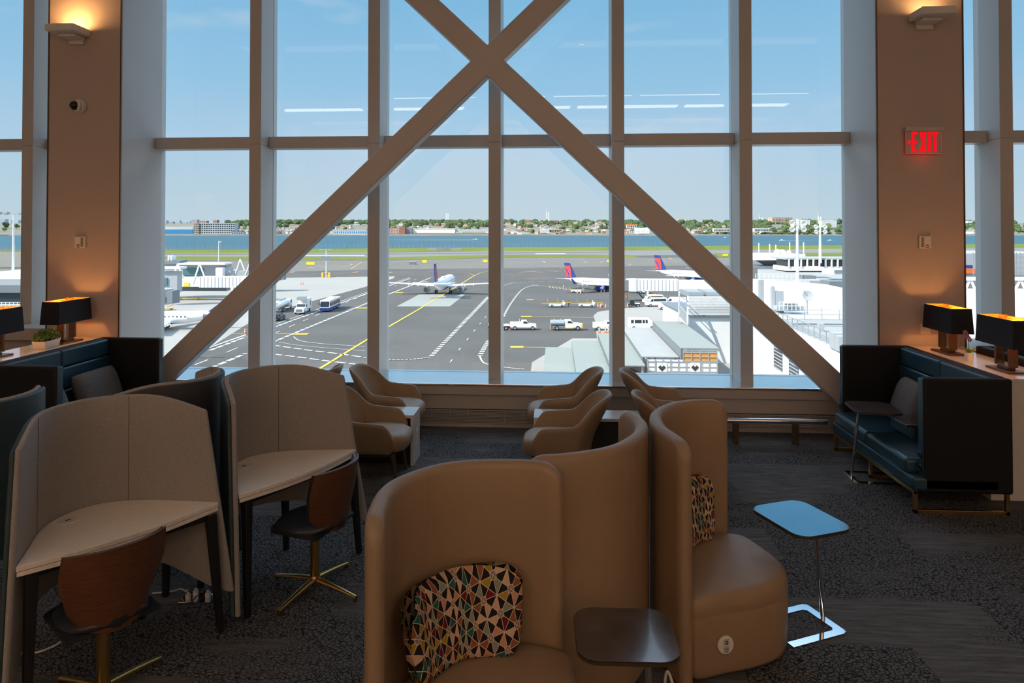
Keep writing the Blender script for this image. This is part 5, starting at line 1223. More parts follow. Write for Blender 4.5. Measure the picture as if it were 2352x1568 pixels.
# light poles
def light_pole(label, base, top_z, kind, r=.16):
    t_ = thing('light_pole', label, 'light pole', base); h = top_z-base[2]
    MB().cyl((0,0,0),(0,0,h),r,r*.6,12).build('mast', M['white'], t_)
    if kind == 'bar':
        MB().box(-2.6,2.6,-.12,.12,h-.1,h+.08).build('crossbar', M['steel'], t_, smooth=False)
        for x in (-2.4,-1.2,1.2,2.4): MB().box(x-.35,x+.35,-.3,.3,h+.02,h+.3).build('floodlight', M['steel'], t_, smooth=False)
    elif kind == 'flag':
        MB().box(-.1,1.6,-.1,.1,h-1.2,h-.2).build('lamp_arm', M['steel'], t_, smooth=False)
    elif kind == 'cluster':
        MB().box(-1.3,1.3,-.1,.1,h-2.2,h-2.1).box(-1.3,1.3,-.1,.1,h-.75,h-.65).build('crossbar', M['white'], t_, smooth=False)
        for x in (-1.25,1.25):
            for z in (-2.15,-.7):
                MB().lathe([(.001,-.35),(.45,-.2),(.62,.35),(.58,.38),(.001,.25)],14).xform(Matrix.Translation((x,-.25,h+z))@Matrix.Rotation(PI/2+.4,4,'X')).build('floodlight', M['white'], t_)
    elif kind == 'sign':
        MB().box(-1.6,1.6,-.1,.1,h-.1,h+.1).build('crossbar', M['steel'], t_, smooth=False)
        for x in (-2.6,-1.3,0,1.3,2.6): MB().box(x-.45,x+.45,-.25,.25,h,h+.35).build('floodlight', M['steel'], t_, smooth=False)
        MB().box(-2.0,2.0,-.4,-.2,h*.62,h*.62+1.8).build('sign_board', M['dgrey'], t_, smooth=False)
        for x in (-1.6,1.5): MB().box(x-.4,x+.4,-.5,.5,0,2.2).build('bollard', M['yellow'], t_, smooth=False)
    return t_
def on_ground(px, py): q = G(px,py); return (q.x,q.y,ZG)
light_pole('slim lamp pole on the apron behind the left terminal roof', on_ground(502,612), hz(553,396), 'flag', .3)
light_pole('apron light pole with dark sign board and yellow bollards at its foot', on_ground(749,637), hz(574,308), 'sign', .22)
q = at_depth(30,624,104); light_pole('tall light pole seen through the leftmost window', (q.x,q.y,q.z-.3), hz(491,104), 'bar', .18)
q = at_depth(1832,655,150); light_pole('tall white floodlight mast on the right rooftop, nearer of two', (q.x,q.y,q.z-.5), hz(503,150), 'cluster', .38)
q = at_depth(1884,596,195); light_pole('tall white floodlight mast on the right rooftop, farther of two', (q.x,q.y,q.z-1), hz(514,195), 'cluster', .42)
# small apron signs
for k, (px, py, w_) in enumerate(((713,609.5,5),(1400,604,3.4),(975,604.5,3),(1114.5,603.6,3),(1666,589,4))):
    p_ = G(px,py); s_ = thing('taxiway_sign', ['yellow taxiway sign near the apron light pole','yellow taxiway sign left of the mullion beside the regional jet fin','small orange taxiway sign left of the taxiing fin tip','small orange taxiway sign beside the centre mullion','yellow taxiway sign under the right brace'][k], 'sign', (p_.x,p_.y,ZG))
    MB().box(-w_/2,w_/2,-.2,.2,.5,2.0).build('panel', M['signy'], s_, smooth=False); MB().box(-w_/2*.8,-w_/2*.7,-.1,.1,0,.5).box(w_/2*.7,w_/2*.8,-.1,.1,0,.5).build('leg', M['black'], s_, smooth=False)
bk_ = thing('blast_deflector','grey blast deflector with crossed struts on the far grass','barrier',(0,0,0))
tbox('panel', 982, 1060, 569, 577, 690, 1.5, 'padc', bk_); xs = MB()
for px in (1002,1012,1020,1026):
    a = at_depth(px,576.5,684); b_ = at_depth(px+9,569.5,684); xs.bar(a,b_,.6,.6); xs.bar(at_depth(px+9,576.5,684),at_depth(px,569.5,684),.6,.6)
xs.build('cross_strut', M['dgrey'], bk_, smooth=False); settle(bk_)
p_ = G(948,607.5); sb_ = thing('runway_marker','small dark hut left of the taxiing airliner fin','hut',(p_.x,p_.y,ZG)); MB().box(-2,2,-1,1,0,1.5).build('body', M['dgrey'], sb_, smooth=False); MB().box(-2.2,2.2,-1.2,1.2,1.5,1.8).build('roof', M['greyp'], sb_, smooth=False)

# ================================================================== RIGHT: SHED ROOFS, SCREENED BUILDING, ROOFTOPS
def shed(label, x0, x1, y0, y1, zr, h2, m_='rooflt', parts=()):
    t_ = thing('shed_roof', label, 'shed', ((x0+x1)/2, (y0+y1)/2, ZG)); hx = (x1-x0)/2; hy = (y1-y0)/2; z = zr-ZG
    mb = MB(); n = int((y1-y0)/.55)
    ys = [-hy+2*hy*k/(2*n) for k in range(2*n+1)]
    mb.loft([[(-hx,y,z+.05*(k % 2)),(hx,y,z+.05*(k % 2)),(hx,y,z-.12),(-hx,y,z-.12)] for k, y in enumerate(ys)]).build('corrugated_roof', M[m_], t_, smooth=False)
    MB().box(-hx,-hx+.12,-hy,hy,z-h2,z-.1).build('gable_band', M['dgrey'], t_, smooth=False)
    for sx in (-1,1):
        for sy in (-1,1): MB().box(sx*(hx-.3)-.12,sx*(hx-.3)+.12,sy*(hy-.5)-.12,sy*(hy-.5)+.12,0,z-.1).build('post', M['steel'], t_, smooth=False)
    return t_
shed('lowest pale green shed roof, leftmost of the stepped roofs', -1.5, 2.55, 60, 106.5, ZG+3.6, .5)
shed('pale green shed roof, second from the left of the stepped roofs', 2.6, 6.95, 60, 110.5, ZG+4.0, .5)
shed('pale green shed roof crossed by the mullion, third from the left', 7.0, 11.35, 87.5, 114, ZG+4.7, .9)
shed('pale grey shed roof behind the right armchairs, fourth from the left', 11.4, 16.15, 91, 117.5, ZG+5.2, 1.0, 'roofgr')
shed('highest grey-green shed roof beside the white wall', 16.3, 21.15, 90.3, 116, ZG+6.5, 1.6)
# container / hoarding wall under the roofs
hw_ = thing('hoarding_wall','white panelled hoarding wall with two black diamond placards under the shed roofs','hoarding',(16.4,89.5,ZG))
x0_, x1_ = 11.9-16.4, 20.75-16.4
MB().box(x0_,.05,0,.3,0,5.05).box(.05,x1_,0,.3,0,4.92).build('panel', M['white'], hw_, smooth=False)
fr_ = MB()
for k in range(10): x = x0_+(x1_-x0_)*k/9; fr_.box(x-.07,x+.07,-.12,0,0,5.15 if x < .1 else 4.95)
for z in (.6,1.2,1.8,2.4,3.0,3.6,4.2,4.85): fr_.box(x0_,x1_,-.10,0,z-.05,z+.05)
fr_.build('frame', M['steel'], hw_, smooth=False)
MB().box(16.45-16.4,x1_,.0,.3,4.95,6.1).build('plywood_panel', M['ply'], hw_, smooth=False)
f2 = MB()
for k in range(5): x = .05+(x1_-.05)*k/4; f2.box(x-.06,x+.06,-.1,0,4.95,6.4)
for z in (4.97,5.5,6.05,6.35): f2.box(.05,x1_,-.09,0,z-.05,z+.05)
f2.build('upper_frame', M['steel'], hw_, smooth=False)
M['placard'] = mat('black_placard', (.02,.02,.02), .6)
for px in (1520.3,1596.3):
    c = ony(px, 843.5, 89.4); cx2 = c.x-16.4; cz2 = c.z-ZG; s_ = .5
    bpan = MB().box(cx2-.62,cx2+.62,-.125,-.09,cz2-.55,cz2+.6).build('placard_panel', M['white'], hw_, smooth=False)
    MB().prism_y([(cx2-s_,cz2),(cx2,cz2-s_),(cx2+s_,cz2),(cx2,cz2+s_)],-.17,-.12).build('diamond_placard', M['placard'], bpan, smooth=False)
    MB().prism_y([(cx2-s_*.4,cz2+s_*.52),(cx2,cz2+s_*.2),(cx2+s_*.4,cz2+s_*.52),(cx2,cz2+s_*.9)],-.19,-.16).build('placard_mark', M['white'], bpan, smooth=False)
tp_ = tag(MB().loft([[(9.2+k*.6,88.6+.5*math.sin(k*1.7),ZG),(9.2+k*.6,90,ZG),(9.2+k*.6,90,ZG+3.4+.5*math.sin(k*1.3)),(9.2+k*.6,88.8+.4*math.sin(k*2.1),ZG+3.2+.4*math.cos(k*1.9))] for k in range(5)]).build('tarpaulin', M['tarp'], smooth=True), 'crumpled dark tarpaulin over a load left of the hoarding wall', 'tarpaulin')
cr_ = tag(MB().box(9.9,11.6,87.6,88.4,ZG+.8,ZG+2.4).build('plywood_crate', M['ply'], smooth=False, bevel=.05), 'orange plywood crate below the dark tarpaulin', 'crate')
# white building with louvred screen
wb = thing('white_building','tall white windowless building beside the shed roofs, louvred screen on top','building',(0,0,0))
tbox('wall', 1585, 1760, 726, 905, 112, 20, 'white', wb); tbox('parapet_line', 1580, 1762, 723.5, 726, 111.5, 20, 'dgrey', wb)
a = at_depth(1582,723,112); b_ = at_depth(1760,680,112); ang = math.atan2(b_.y-a.y,b_.x-a.x); W_ = math.hypot(b_.x-a.x,b_.y-a.y); H_ = b_.z-a.z
Mx = Matrix.Translation(a)@Matrix.Rotation(ang,4,'Z'); lv = MB()
for k in range(17): lv.box(0,W_,-.08,.10,H_*k/17+.02,H_*k/17+.12)
lv.xform(Mx).build('louvre', M['white'], wb, smooth=False)
br3 = MB()
for k in range(7): br3.box(W_*k/6-.06,W_*k/6+.06,.12,.25,0,H_)
for k in range(3): br3.bar((W_*k/3,.2,H_),(W_*(k+.5)/3,.2,0),.1,.1).bar((W_*(k+.5)/3,.2,0),(W_*(k+1)/3,.2,H_),.1,.1)
br3.xform(Mx).build('screen_frame', M['steel'], wb, smooth=False)
MB().box(0,W_,1.0,1.2,0,H_*.95).xform(Mx).build('screen_backing', M['greyp'], wb, smooth=False)
u_ = MB()
for k in range(4): u_.box(.5+3*k,3.0+3*k,2,8,H_*.9,H_+.5)
u_.xform(Mx).build('roof_unit', M['steel'], wb, smooth=False)
sw3 = MB(); e0 = at_depth(1558,672,112.5); e1 = at_depth(1562,735,111); e2 = at_depth(1580,742,108)
sw3.bar(at_depth(1559,738,111.5), at_depth(1560,668,112.5), .25, .25).bar(at_depth(1579,745,108), at_depth(1580,680,110), .25,.25).bar(at_depth(1560,712,112), at_depth(1579,733,109), .2, 1.6).bar(at_depth(1560,690,112), at_depth(1579,700,109), .12, .12).bar(at_depth(1560,680,112), at_depth(1579,690,109), .12, .12)
sw3.build('stair', M['steel'], wb, smooth=False)
settle(wb)
# right wing with windows, flat roof and railings
rw = thing('white_wing','low white building wing with tall windows and railed flat roof at right','building',(0,0,0))
xw, zr_ = 23.0, EYE-9.9
MB().box(xw,62,44,77,ZG,zr_).build('wall', M['white'], rw, smooth=False)
MB().box(xw+.3,62,44,76.7,zr_,zr_+.04).build('flat_roof', M['roofgr'], rw, smooth=False)
for y0 in (58.2,62.2,66.4,71.0):
    f_ = MB().box(xw-.06,xw+.02,y0,y0+2.6,zr_-4.6,zr_-1.9).build('window', M['wglass'], rw, smooth=False)
    sl3 = MB()
    for k in range(8): sl3.box(xw-.10,xw-.05,y0,y0+2.6,zr_-4.6+.34*k,zr_-4.5+.34*k)
    sl3.build('blind_slat', M['greyp'], f_, smooth=False)
def railing(mb, p, q, n, h=1.1):
    p, q = Vector(p), Vector(q)
    for k in range(n+1):
        c = p+(q-p)*k/n; mb.box(c.x-.035,c.x+.035,c.y-.035,c.y+.035,c.z,c.z+h)
    for z in (h,h*.55): mb.bar(p+Vector((0,0,z)), q+Vector((0,0,z)), .06, .06)
rm = MB(); railing(rm, (xw+.3,45,zr_), (xw+.3,76,zr_), 22); railing(rm, (xw+.3,76,zr_), (60,76,zr_), 20); rm.build('railing', M['steel'], rw, smooth=False)
eq = MB()
for (px,py,w_,h_) in ((1925,800,1.0,1.3),(1935,805,.9,1.2),(1885,762,.5,.8)):
    c = onz(px,py,zr_); eq.box(c.x-w_/2,c.x+w_/2,c.y-w_/2,c.y+w_/2,zr_,zr_+h_)
eq.build('roof_equipment', M['greyp'], rw, smooth=False)
pp_ = MB(); pp_.bar((xw+1,71,zr_+.25),(60,71,zr_+.25),.14,.14); pp_.build('roof_pipe', M['dgrey'], rw, smooth=False)
MB().box(21.6,23.0,44,60,ZG,zr_-6.5).build('lean_to', M['white'], rw, smooth=False)
settle(rw)
dsh = onz(1854,722,zr_); ds = thing('satellite_dish','small grey satellite dish on the railed white roof','satellite dish',(dsh.x,dsh.y,zr_+.04))
MB().cyl((0,0,0),(0,0,1.9),.06).build('mast', M['steel'], ds); MB().lathe([(.001,.0),(.4,.06),(.62,.18),(.60,.2),(.001,.05)],18).xform(Matrix.Translation((0,-.1,2.1))@Matrix.Rotation(PI/2-.3,4,'X')).build('dish', M['greyp'], ds); MB().bar((0,-.15,2.1),(-.7,-.7,2.9),.05,.05).build('feed_arm', M['steel'], ds, smooth=False)
# stepped white parapet block and roofs behind
pb = thing('white_terrace_block','stepped white rooftop block with sloping parapet behind the railed roof','building',(0,0,0))
tbox('wall', 1745, 2010, 722, 900, 82, 10, 'white', pb)
a = at_depth(1690,640,118); 
sl4 = MB().loft([[at_depth(1742,725,94), at_depth(1742,650,110), at_depth(1742,650,110)+Vector((0,12,0)), at_depth(1742,725,94)+Vector((0,12,0))],[at_depth(1990,725,84), at_depth(1990,672,90), at_depth(1990,672,90)+Vector((0,14,0)), at_depth(1990,725,84)+Vector((0,14,0))]]).build('sloped_parapet', M['white'], pb, smooth=False)
mm4 = MB()
for px, py, w_, h_ in ((1749,702,.5,3.2),(1775,702,.4,2.4),(1787,705,1.2,2.0),(1745,690,.3,2.5)):
    c = at_depth(px,py,84); mm4.box(c.x-w_/2,c.x+w_/2,c.y-.3,c.y+.3,c.z-1.5,c.z+h_)
mm4.build('roof_vent', M['greyp'], pb, smooth=False)
r5 = MB(); railing(r5, at_depth(1790,713,80), at_depth(1886,713,80), 10, 1.0); railing(r5, at_depth(1895,690,78), at_depth(1990,682,74), 8, 1.2); r5.build('railing', M['white'], pb, smooth=False)
tbox('rooftop_unit', 1785, 1850, 703, 714, 82.5, 1.5, 'greyp', pb); tbox('dark_recess', 1805, 1832, 697, 706, 81.8, .4, 'dgrey', pb)
settle(pb)
hr = thing('hangar_roof','wide grey flat roof with rooftop plant far right','building',(0,0,0))
zf = hz(640,170); c1_, c2_, c3_, c4_ = onz(1740,668,zf), onz(2100,668,zf), onz(2100,618,zf), onz(1740,618,zf)
MB().prism([(c1_.x,c1_.y),(c2_.x,c2_.y),(c3_.x,c3_.y),(c4_.x,c4_.y)], ZG, zf).build('hall', M['roofgr'], hr, smooth=False)
r6 = MB(); railing(r6, onz(1735,655,zf), onz(1945,662,zf), 16, 1.4); railing(r6, onz(1735,640,zf), onz(1860,641,zf), 12, 1.2); r6.build('railing', M['white'], hr, smooth=False)
for px0,px1,py0,py1,D_,m_ in ((1860,1895,644,655,138,'greyp'),(1905,1950,646,660,132,'dgrey'),(1850,1875,633,642,150,'dgrey'),(1865,1892,613,622,172,'white'),(1905,1945,618,630,165,'white'),(1918,1935,620,627,164.5,'dgrey')): tbox('plant_unit', px0,px1,py0,py1,D_,4,m_,hr)
settle(hr)
gb = thing('glazed_gallery','long glazed walkway gallery on the right rooftop below the far mast','building',(0,0,0))
tbox('base', 1806, 2010, 612, 622, 196, 10, 'white', gb); tbox('glazing', 1808, 2010, 596, 613, 196.4, 8, 'wglass', gb); tbox('roof', 1805, 2010, 592.5, 596, 195.6, 11, 'greyp', gb)
mm5 = MB()
for k in range(14): c = at_depth(1812+14*k,613,195.8); d5 = at_depth(1812+14*k,594,195.8); mm5.box(c.x-.2,c.x+.2,c.y-.2,c.y+.2,c.z,d5.z)
mm5.build('column', M['white'], gb, smooth=False); settle(gb)
ct = thing('control_deck','white flat control deck with sloped underside and antennas on top','building',(0,0,0))
tbox('deck', 1733, 1850, 584, 597.5, 212, 14, 'white', ct)
lo = MB().loft([[at_depth(1748,597,213),at_depth(1846,597,213),at_depth(1846,597,213)+Vector((0,10,0)),at_depth(1748,597,213)+Vector((0,10,0))],[at_depth(1770,612,216),at_depth(1830,612,216),at_depth(1830,612,216)+Vector((0,6,0)),at_depth(1770,612,216)+Vector((0,6,0))]]).build('soffit', M['dgrey'], ct, smooth=False)
tbox('base', 1752, 1812, 611, 618, 214, 12, 'white', ct)
an = MB()
for px, py in ((1743,558),(1768,560),(1782,562),(1814,556),(1846,556)): a = at_depth(px,585,214); an.box(a.x-.12,a.x+.12,a.y-.12,a.y+.12,a.z,hz(py,214))
an.build('antenna', M['white'], ct, smooth=False)
dm = MB()
for px, r_ in ((1786,1.2),(1797,1.1),(1812,.8)): a = at_depth(px,582,216); dm.sphere((a.x,a.y,a.z+.2),r_,12,8)
dm.build('radome', M['white'], ct); settle(ct)
# right jet bridge
jbr = at_depth(1535,668,207); jet_bridge('white jet bridge with open service cab at the right regional jet', (jbr.x,jbr.y), RIGHT+PI-.06, 23, True, False, 'white', 3.5, 3.0)
# lattice steelwork beyond the right side window
lt_ = thing('steel_frame','pale steel truss outside the rightmost windows','truss',(0,0,0)); a = at_depth(2190,640,60); b_ = at_depth(2420,640,60); tm = MB()
for z in (0,-3.2): tm.bar(a+Vector((0,0,z)), b_+Vector((0,0,z)), .3,.3)
for k in range(6):
    p1_ = a+(b_-a)*k/6; p2_ = a+(b_-a)*(k+1)/6; tm.bar(p1_, p2_+Vector((0,0,-3.2)), .16,.16); tm.bar(p2_, p1_+Vector((0,0,-3.2)), .16,.16)
tm.build('truss', M['white'], lt_, smooth=False); tbox('wall', 2180, 2460, 676, 860, 62, 6, 'white', lt_); settle(lt_)
sg = thing('scaffold_building','grey scaffolded building outside the rightmost windows','building',(0,0,0)); tbox('block', 2200, 2460, 582, 632, 150, 20, 'greyp', sg); tbox('blue_tarp', 2218, 2236, 609, 618, 148, 2, 'bluep', sg); tbox('orange_stack', 2218, 2246, 617, 628, 147, 2, 'orange', sg)
s7 = MB()
for k in range(26): a = at_depth(2236+9*k,632,146); s7.box(a.x-.08,a.x+.08,a.y-.08,a.y+.08,a.z,hz(580,146))
for py in (590,602,614,626): s7.bar(at_depth(2236,py,146), at_depth(2460,py,146), .1,.1)
s7.build('scaffold_pole', M['steel'], sg, smooth=False); settle(sg)

# ================================================================== FAR SHORE
rnd = random.Random(11)
DS = 2500.0
def shore_pt(px, D, z): q = at_depth(px, 525, D); return Vector((q.x,q.y,z))
land = MB(); rows = []
prof_ = [(DS-30,ZW-1),(DS,ZW+1.5),(DS+60,ZW+4),(DS+350,ZW+8),(DS+900,ZW+46),(DS+1500,ZW+58),(DS+6000,ZW+30)]
cols = list(range(-700,3400,80))
for px in cols:
    wob = 60*math.sin(px*.011)+35*math.sin(px*.031+1)
    rows.append([shore_pt(px, D+(wob if k < 4 else 0), z) for k,(D,z) in enumerate(prof_)])
vs_ = [p for r in rows for p in r]; nn = len(prof_)
land.add(vs_, [(i*nn+j,(i+1)*nn+j,(i+1)*nn+j+1,i*nn+j+1) for i in range(len(rows)-1) for j in range(nn-1)]); o = land.build('ground_far_shore', M['land']); o['kind'] = 'structure'
rk = MB(); 
for i in range(len(rows)-1): rk.loft([[r[0]+Vector((0,-6,0)), r[0]+Vector((0,4,3.4)), r[1]+Vector((0,12,2.6)), r[1]+Vector((0,14,-2))] for r in (rows[i],rows[i+1])])
o = rk.build('ground_shore_rocks', M['shore'], smooth=False); o['kind'] = 'structure'
def zland(D):
    for (a,za),(b_,zb) in zip(prof_, prof_[1:]):
        if a <= D <= b_: return za+(zb-za)*(D-a)/(b_-a)
    return ZW
# trees: three crowns, copied one by one
tm_ = []
M['tree'] = [mat('tree_leaf_%d' % k, c, 1, 0, .35, .25, 0, 1, .05) for k, c in enumerate(((.085,.13,.055),(.12,.165,.065),(.065,.10,.048)))]
def tree_mesh(k):
    mb = MB(); r = random.Random(k)
    for q in range(9):
        a = r.uniform(0,2*PI); d = r.uniform(0,4.0); mb.sphere((d*math.cos(a), d*math.sin(a), r.uniform(5,11.5)), (r.uniform(2.6,4.4),r.uniform(2.6,4.4),r.uniform(2.4,3.8)), 9, 6)
    mb.cyl((0,0,0),(0,0,6),.5,.3,6)
    return mb
TL = [('dark_tree','dark green tree in the wooded far shore'),('bright_tree','brighter green tree in the wooded far shore'),('low_tree','deep green tree in the wooded far shore')]
proto = []
for k in range(3):
    mb = tree_mesh(k); mb.v = [(x, y, z) for x,y,z in mb.v]
    # crinkle the crowns
    rr = random.Random(50+k); mb.v = [(x+rr.gauss(0,.35), y+rr.gauss(0,.35), z+rr.gauss(0,.35)) if z > 3 else (x,y,z) for x,y,z in mb.v]
    o = mb.build('shore_tree', M['tree'][k], None, smooth=False); proto.append(o)
    tag(o, ['dark green tree in the far shore woods across the water','brighter green tree in the far shore woods across the water','deep green tree in the far shore woods across the water'][k], 'tree', ['dark far shore trees','bright far shore trees','deep green far shore trees'][k])
used = [False]*3
def put(o, flag, k, loc, s, rz):
    if not flag[k]: c = o; flag[k] = True
    else: c = o.copy(); link(c)
    c.location = loc; c.scale = s if isinstance(s, tuple) else (s,s,s); c.rotation_euler = (0,0,rz); return c
spots = []
for n_, (xa, xb, da, db, s0, s1) in ((62,(880,1130,DS+380,DS+1300,1.2,2.0)),(50,(1150,1440,DS+200,DS+1200,1.0,1.7)),(48,(1560,1700,DS+90,DS+1000,1.1,2.0)),(60,(1735,1945,DS+90,DS+1000,1.2,2.2)),(16,(625,700,DS+500,DS+1100,1.3,2.0)),(18,(740,850,DS+350,DS+1000,1.2,1.9)),(8,(520,570,DS+500,DS+900,1.2,1.9)),(12,(1435,1480,DS+300,DS+900,1.4,2.2)),(6,(2215,2255,DS+100,DS+700,1.2,1.9)),(4,(-10,50,DS+200,DS+800,1.3,2.0)),(4,(400,565,DS+40,DS+80,.5,.7)),(6,(2320,2360,DS+100,DS+700,1.2,1.9))):
    got = []
    for _ in range(n_*12):
        if len(got) >= n_: break
        c = (rnd.uniform(xa,xb), rnd.uniform(da,db), rnd.uniform(s0,s1)); q = shore_pt(c[0], c[1], 0)
        if all((q-w).length > 8.5*(c[2]+sz)*.62 for w, sz in got): got.append((q, c[2])); spots.append(c)
for px, D, s in spots:
    k = rnd.choice((0,0,1,1,2)); put(proto[k], used, k, shore_pt(px, D, zland(D)-1), (s*rnd.uniform(.95,1.25), s*rnd.uniform(.95,1.25), s), rnd.uniform(0,6))
# the rest of the woods, farther back and in between: one mass nobody could count
wd = MB(); wr = random.Random(77)
for xa, xb, da, db, n_ in ((600,860,DS+900,DS+1500,90),(880,1130,DS+700,DS+1500,150),(1150,1440,DS+600,DS+1500,130),(1435,1480,DS+500,DS+1400,30),(1560,1945,DS+300,DS+1400,260),(2200,2360,DS+300,DS+1200,60),(1735,1945,DS+60,DS+110,50),(1600,1700,DS+60,DS+110,26),(520,575,DS+700,DS+1400,30)):
    for _ in range(n_):
        D = wr.uniform(da,db); wpx = wr.uniform(xa,xb)
        if 1768 < wpx < 1928 and DS+420 < D < DS+1010: continue
        p_ = shore_pt(wpx, D, zland(D)); r_ = wr.uniform(6,13); q0 = len(wd.v)
        if D < DS+150: r_ *= .45
        wd.sphere((p_.x,p_.y,p_.z+r_*.7),(r_*wr.uniform(1,1.7),r_*wr.uniform(1,1.7),r_*wr.uniform(.9,1.3)),9,6)
        wd.v[q0:] = [(x+wr.gauss(0,.09*r_), y+wr.gauss(0,.09*r_), z+wr.gauss(0,.09*r_)) for x,y,z in wd.v[q0:]]
tag(wd.build('shore_woods', M['tree'][2], None, smooth=False), 'mass of dark green woods behind the far shore trees', 'woods', None, 'stuff')
# houses: three gabled kinds
M['hw'] = [mat('house_wall_%d' % k, c, .8, 0, .05, .3) for k, c in enumerate(((.72,.70,.66),(.52,.42,.33),(.42,.17,.11)))]
M['hr'] = [mat('house_roof_%d' % k, c, .9, 0, .1, .3) for k, c in enumerate(((.22,.21,.20),(.30,.17,.12),(.38,.38,.37)))]
hp_ = []
for k, (lb, grp) in enumerate((('white gabled house in the town across the water','white far shore houses'),('tan gabled house in the town across the water','tan far shore houses'),('brick red gabled house in the town across the water','brick far shore houses'))):
    mb = MB(); mb.box(-6,6,-5,5,0,7,0); mb.prism_y([(-6.5,7),(6.5,7),(0,11)],-5.5,5.5,1)
    for x in (-3.5,0,3.5):
        for z in (1.5,4.4): mb.box(x-.7,x+.7,-5.08,-5,z,z+1.7,2)
    o = mb.build('house',[M['hw'][k],M['hr'][k],M['wglass']],None,smooth=False); hp_.append(o); tag(o, lb, 'house', grp)
hu = [False]*3
for n_, (xa, xb, da, db) in ((34,(625,690,DS+60,DS+500)),(18,(745,850,DS+150,DS+650)),(56,(890,1122,DS+250,DS+1000)),(84,(1155,1402,DS+60,DS+1000)),(34,(1560,1685,DS+120,DS+900)),(16,(1438,1475,DS+80,DS+600)),(16,(1735,1800,DS+150,DS+800)),(14,(535,570,DS+60,DS+300)),(8,(2215,2255,DS+120,DS+400))):
    for _ in range(n_):
        px, D = rnd.uniform(xa,xb), rnd.uniform(da,db); k = rnd.choice((0,0,0,1,1,2)); s = rnd.uniform(.95,1.55)
        put(hp_[k], hu, k, shore_pt(px, D, zland(D)-.5), (s*rnd.uniform(.8,1.6),s,s), rnd.choice((0,PI/2))+rnd.uniform(-.3,.3))
# larger buildings
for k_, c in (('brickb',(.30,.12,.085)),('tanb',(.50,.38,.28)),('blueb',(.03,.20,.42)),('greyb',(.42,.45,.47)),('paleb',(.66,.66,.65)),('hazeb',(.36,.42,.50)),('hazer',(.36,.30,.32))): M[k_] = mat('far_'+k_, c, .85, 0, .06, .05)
def block(label, px0, px1, py0, py1, D, m_, windows=None, depth=25, nm='far_building', cat='building', roof=None):
    t_ = thing(nm, label, cat, (0,0,0))
    tbox('block', px0, px1, py0, py1, D, depth, m_, t_)
    if windows:
        nx, ny, wm = windows; wmb = MB(); a = at_depth(px0,py1,D); b_ = at_depth(px1,py0,D); u = Vector((b_.x-a.x,b_.y-a.y,0)); H_ = b_.z-a.z; n = Vector((u.y,-u.x,0)).normalized()
        for i in range(nx):
            for j in range(ny):
                c = a+u*((i+.5)/nx)+Vector((0,0,H_*(j+.5)/ny))+n*.3; wmb.obox(c, (u.length/nx*.62,.3,H_/ny*.5), math.atan2(u.y,u.x))
        wmb.build('window', M[wm], t_, smooth=False)
    if roof: tbox('roof', px0-.3, px1+.3, py0-roof[0], py0, D-1, depth+2, roof[1], t_)
    settle(t_); return t_
block('grey balconied waterfront apartment block on the far left shore', 457, 540, 513, 540.5, DS+40, 'greyb', (16,6,'wglass'), 30, roof=(1.2,'paleb'))
block('tan end wing of the waterfront apartment block', 445, 457, 512, 540, DS+36, 'tanb', (3,6,'wglass'))
block('blue waterfront shed on the far left shore', 372, 443, 527, 537.5, DS+90, 'blueb', None, 40)
block('white stands behind the blue waterfront shed', 372, 443, 520.5, 527, DS+160, 'paleb', (24,2,'greyb'))
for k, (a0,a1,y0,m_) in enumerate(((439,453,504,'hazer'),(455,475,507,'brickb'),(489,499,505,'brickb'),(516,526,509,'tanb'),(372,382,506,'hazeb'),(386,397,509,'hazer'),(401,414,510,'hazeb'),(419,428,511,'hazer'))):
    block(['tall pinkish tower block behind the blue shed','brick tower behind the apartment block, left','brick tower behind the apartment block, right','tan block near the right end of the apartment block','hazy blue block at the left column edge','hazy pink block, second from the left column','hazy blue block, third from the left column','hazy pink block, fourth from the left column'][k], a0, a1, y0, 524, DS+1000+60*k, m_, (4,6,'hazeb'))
block('small blue roofed boathouse right of the apartment block', 532, 556, 533, 539, DS+30, 'paleb', (6,1,'wglass'), 20, roof=(2,'blueb'))
block('dark brick block beside the boathouse', 520, 543, 527, 538, DS+60, 'brickb', (6,3,'wglass'))
block('long white depot with blue vans by the water', 765, 842, 528, 539, DS+50, 'paleb', (18,1,'blueb'), 40, roof=(1.5,'greyb'))
block('white house block on the wooded ridge left of the mullion', 813, 827, 510, 521, DS+900, 'paleb', (4,2,'wglass'))
block('red brick waterfront works left of the white warehouse', 888, 917, 524, 537, DS+60, 'brickb', (8,3,'paleb'), 30)
block('taller dark red brick tower of the waterfront works', 917, 930, 520.5, 538, DS+40, 'brickb', None, 30)
block('dark brown dockside shed beside the red brick tower', 930, 946, 524, 538, DS+50, 'dgrey', None, 30)
block('long white waterfront warehouse, centre left', 946, 1045, 526.5, 535, DS+70, 'white', None, 60, roof=(2,'paleb'))
block('grey warehouse roof right of the white warehouse', 1045, 1122, 526, 532, DS+90, 'greyb', None, 60)
block('white block building among trees under the tall bridge tower', 1242, 1262, 525, 534, DS+120, 'paleb', (4,1,'greyb'))
block('long tan workshop beside the white block', 1262, 1290, 526, 534, DS+130, 'tanb', (7,1,'wglass'))
block('dark church with steep roof on the far ridge', 1268, 1283, 509, 518, DS+900, 'brickb', (3,1,'wglass'), 30, roof=(3,'dgrey'))
block('tan apartment block on the ridge left of the bridge tower', 1205, 1220, 507, 514, DS+1000, 'tanb', (5,2,'wglass'))
block('brown apartment block on the ridge right of the church', 1288, 1302, 508, 515, DS+1000, 'tanb', (5,2,'wglass'))
block('white storage tanks by the water under the right brace', 1460, 1492, 523, 536, DS+60, 'white', (3,1,'paleb'))
